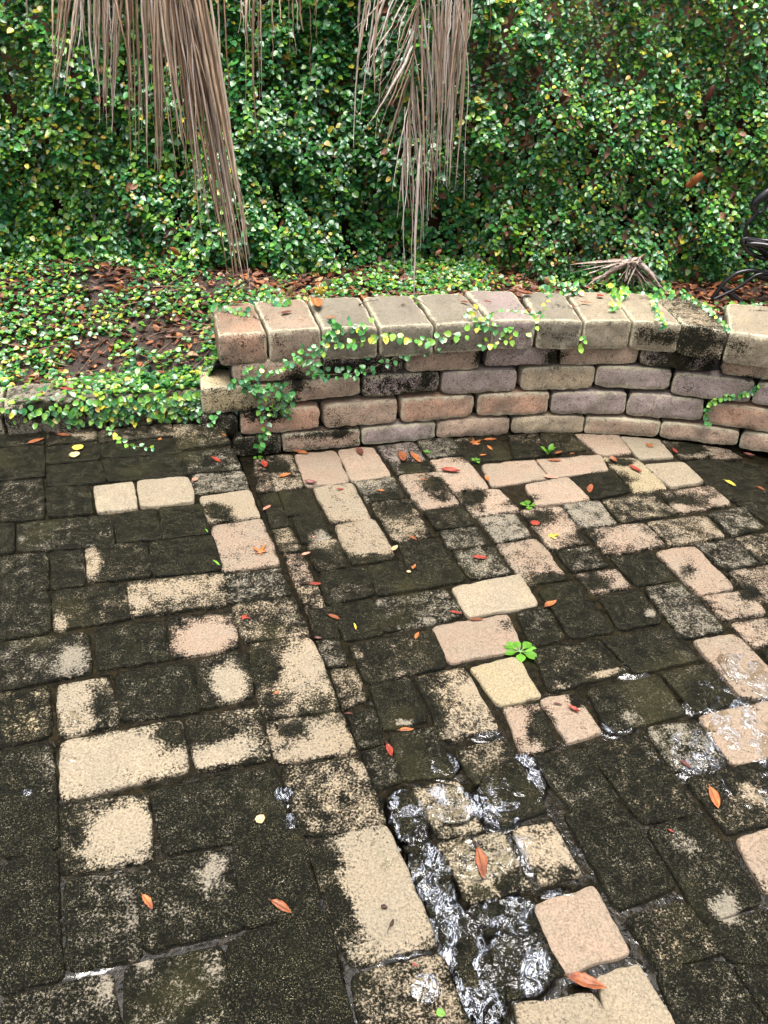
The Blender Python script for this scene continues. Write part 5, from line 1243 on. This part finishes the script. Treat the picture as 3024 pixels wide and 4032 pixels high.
for l in FL.split('\n'):
    vw, xy, la, kd_, cc, zz, lab = l.split('|'); x, y = map(float, xy.split(',')); Lp, an = map(float, la.split(','))
    z = {'0': 0.0, '-1': ZL, '1': ZC+.004, '2': ZK+.012}[zz]
    lift = .004 if kd_ != 'c' else .003
    if lab.startswith('brown oval leaf lying on the fig'): lift += .05
    fallen(lab, vw, x, y, Lp, an, kd_, cc, z, lift)
# leaves caught upright in the bed and hedge
def caught(label, x, y, Y, Lm, colr, kind='s', rot=0.0):
    p = atY(x, y, Y); rg = np.random.default_rng(int(x+y)); n = 30 if kind == 's' else 24; V = [(0, 0, 0)]
    for k in range(n):
        th = 2*pi*k/n; rr = (.42+.58*abs(cos(2.5*th))**1.6) if kind == 's' else 1/math.sqrt((cos(th))**2+(sin(th)/.42)**2)
        rr *= .5*Lm*(1+.08*rg.normal()); a = th+rot; V.append((rr*cos(a), -.25*rr*sin(a)-.12*rr*abs(cos(th*2)), rr*sin(a)*.95))
    V = np.array(V); c = np.array(LCOL[colr]); C = c[None]*(1+.25*fn(V+p, 90, 1)[:, None])
    me = mesh('fallen_leaf', V, [(0, k+1, (k+1) % n+1) for k in range(n)], True, {'col': np.column_stack([np.clip(C, .01, 1), np.ones(len(V))])})
    o = obj('fallen_leaf', me, None, (M_DEAD,), p); o.modifiers.new('thickness', 'SOLIDIFY').thickness = .0007; tag(o, label, 'leaf', 'dead leaves caught in the fig')
caught('yellow star shaped leaf behind the joint of the second and third cap stones', 1260, 1146, 3.22, .055, 'y')
caught('curled tan leaf behind the second cap stone', 1143, 1143, 3.3, .05, 'n', 'o', 1.2)
caught('pale orange leaf at the left of the bed above the edging', 1240-840, 1155, 3.42, .06, 'p', 'o', .2)
caught('orange star shaped leaf in the bare litter patch of the bed', 475, 1145, 3.40, .075, 'o')
caught('orange leaf right of the star leaf in the bed', 540, 1135, 3.42, .06, 'o', 'o', .3)
caught('orange brown leaf caught among fig leaves left of the long frond tip', 690, 990, 3.5, .06, 'o', 'o', -.8)
caught('long tan leaf caught high in the fig near the right edge', 2735, 710, 3.52, .085, 'o', 'o', .9)
caught('dark pink leaf hanging in the fig at the top right', 2795, 368, 3.5, .06, 'd', 'o', 1.4)
caught('brown leaf on the litter behind the caps beside the palm debris', 2155, 1110, 3.4, .06, 'n', 'o', 2.0)
caught('orange leaf on the litter at the foot of the chair', 2900, 1095, 3.5, .06, 'o', 'o', .4)
caught('reddish leaf near the left edge of the bed', 235, 1350, 3.16, .05, 'r', 'o', 1.2)
caught('long salmon leaf at the left edge of the bed', 70, 1405, 3.08, .07, 'o', 'o', .1)
caught('pale brown leaf high in the fig behind the bleached frond', 1725, 995, 3.62, .04, 'p', 'o', 1.0)

# ------------------------------------------------------------------ weeds in the joints
def weed(label, vw, x, y, n, Ls, z, up=.5, seed=1, wid=1.0, asp=.62):
    rg = np.random.default_rng(seed); c = at(*VW[vw]((x, y)), z-.004); o = empty('weed', c); tag(o, label, 'weed', 'weeds growing in the paving joints')
    mb = MB(); sv = MB()
    for k in range(n):
        a = 2*pi*k/n+rg.uniform(-.3, .3); L = Ls*rg.uniform(.75, 1.1); e = up*rg.uniform(.6, 1.3)
        d = np.array([cos(a)*cos(e), sin(a)*cos(e), sin(e)]); s_ = np.cross(d, [0, 0, 1.0]); s_ /= np.linalg.norm(s_); nn = np.cross(s_, d)
        m_ = 8; V = []
        for i in range(m_+1):
            t = i/m_; w_ = asp*L*(max(0, sin(pi*t**1.3))**.8*(.8 if t < .35 else 1)+.06)/2
            cc = d*L*(.25+t*.85)+nn*(-.22*L*t*t)
            for q_ in (-1, -.5, 0, .5, 1): V.append(cc+s_*w_*q_+nn*(abs(q_)*w_*.25))
        Q = [(i*5+j, i*5+j+1, i*5+j+6, i*5+j+5) for i in range(m_) for j in range(4)]
        V = np.array(V); col = np.array((.09, .24, .02))*rg.uniform(.8, 1.3)
        me = mesh('leaf', V, np.array(Q), True, {'col': np.tile((*col, 1), (len(V), 1))}); obj('leaf', me, o, (M_WEED,))
        v, q = tube([np.zeros(3), d*L*.15+np.array([0, 0, .002]), d*L*.35], [.0012, .001, .0009], 5); sv.add(v, Q=q, cols={'col': (.2, .4, .1, 1)})
    obj('stems', sv.mesh('stems'), o, (M_FIG,))
weed('largest weed rosette, six broad bright green leaves between tan and black pavers', 'R2', 78, 270, 7, .048, ZL, .25, 1)
weed('three leaved clover like weed at a joint in the middle of the lower paving', 'R1', 130, 640, 4, .030, ZL, .5, 2, asp=.75)
weed('tall weed with upright pointed leaves close to the wall', 'R1', 255, 310, 5, .052, ZL, 1.0, 3, asp=.42)
weed('tiny weed seedling just below the orange star leaf', 'U4', 1448, 360, 5, .020, ZL, .5, 4)
weed('tiny pale weed sprig in the joint near the wall foot, left of the seedling', 'U4', 1130, 310, 6, .016, ZL, .7, 5)
weed('minute weed sprout in the wet black paving at the right', 'R2', 1440, 1115, 4, .012, ZL, .4, 6)
weed('weed sprout hanging at the foot of the wall by the corner', 'U4', 25, 345, 5, .020, ZL, .6, 7)
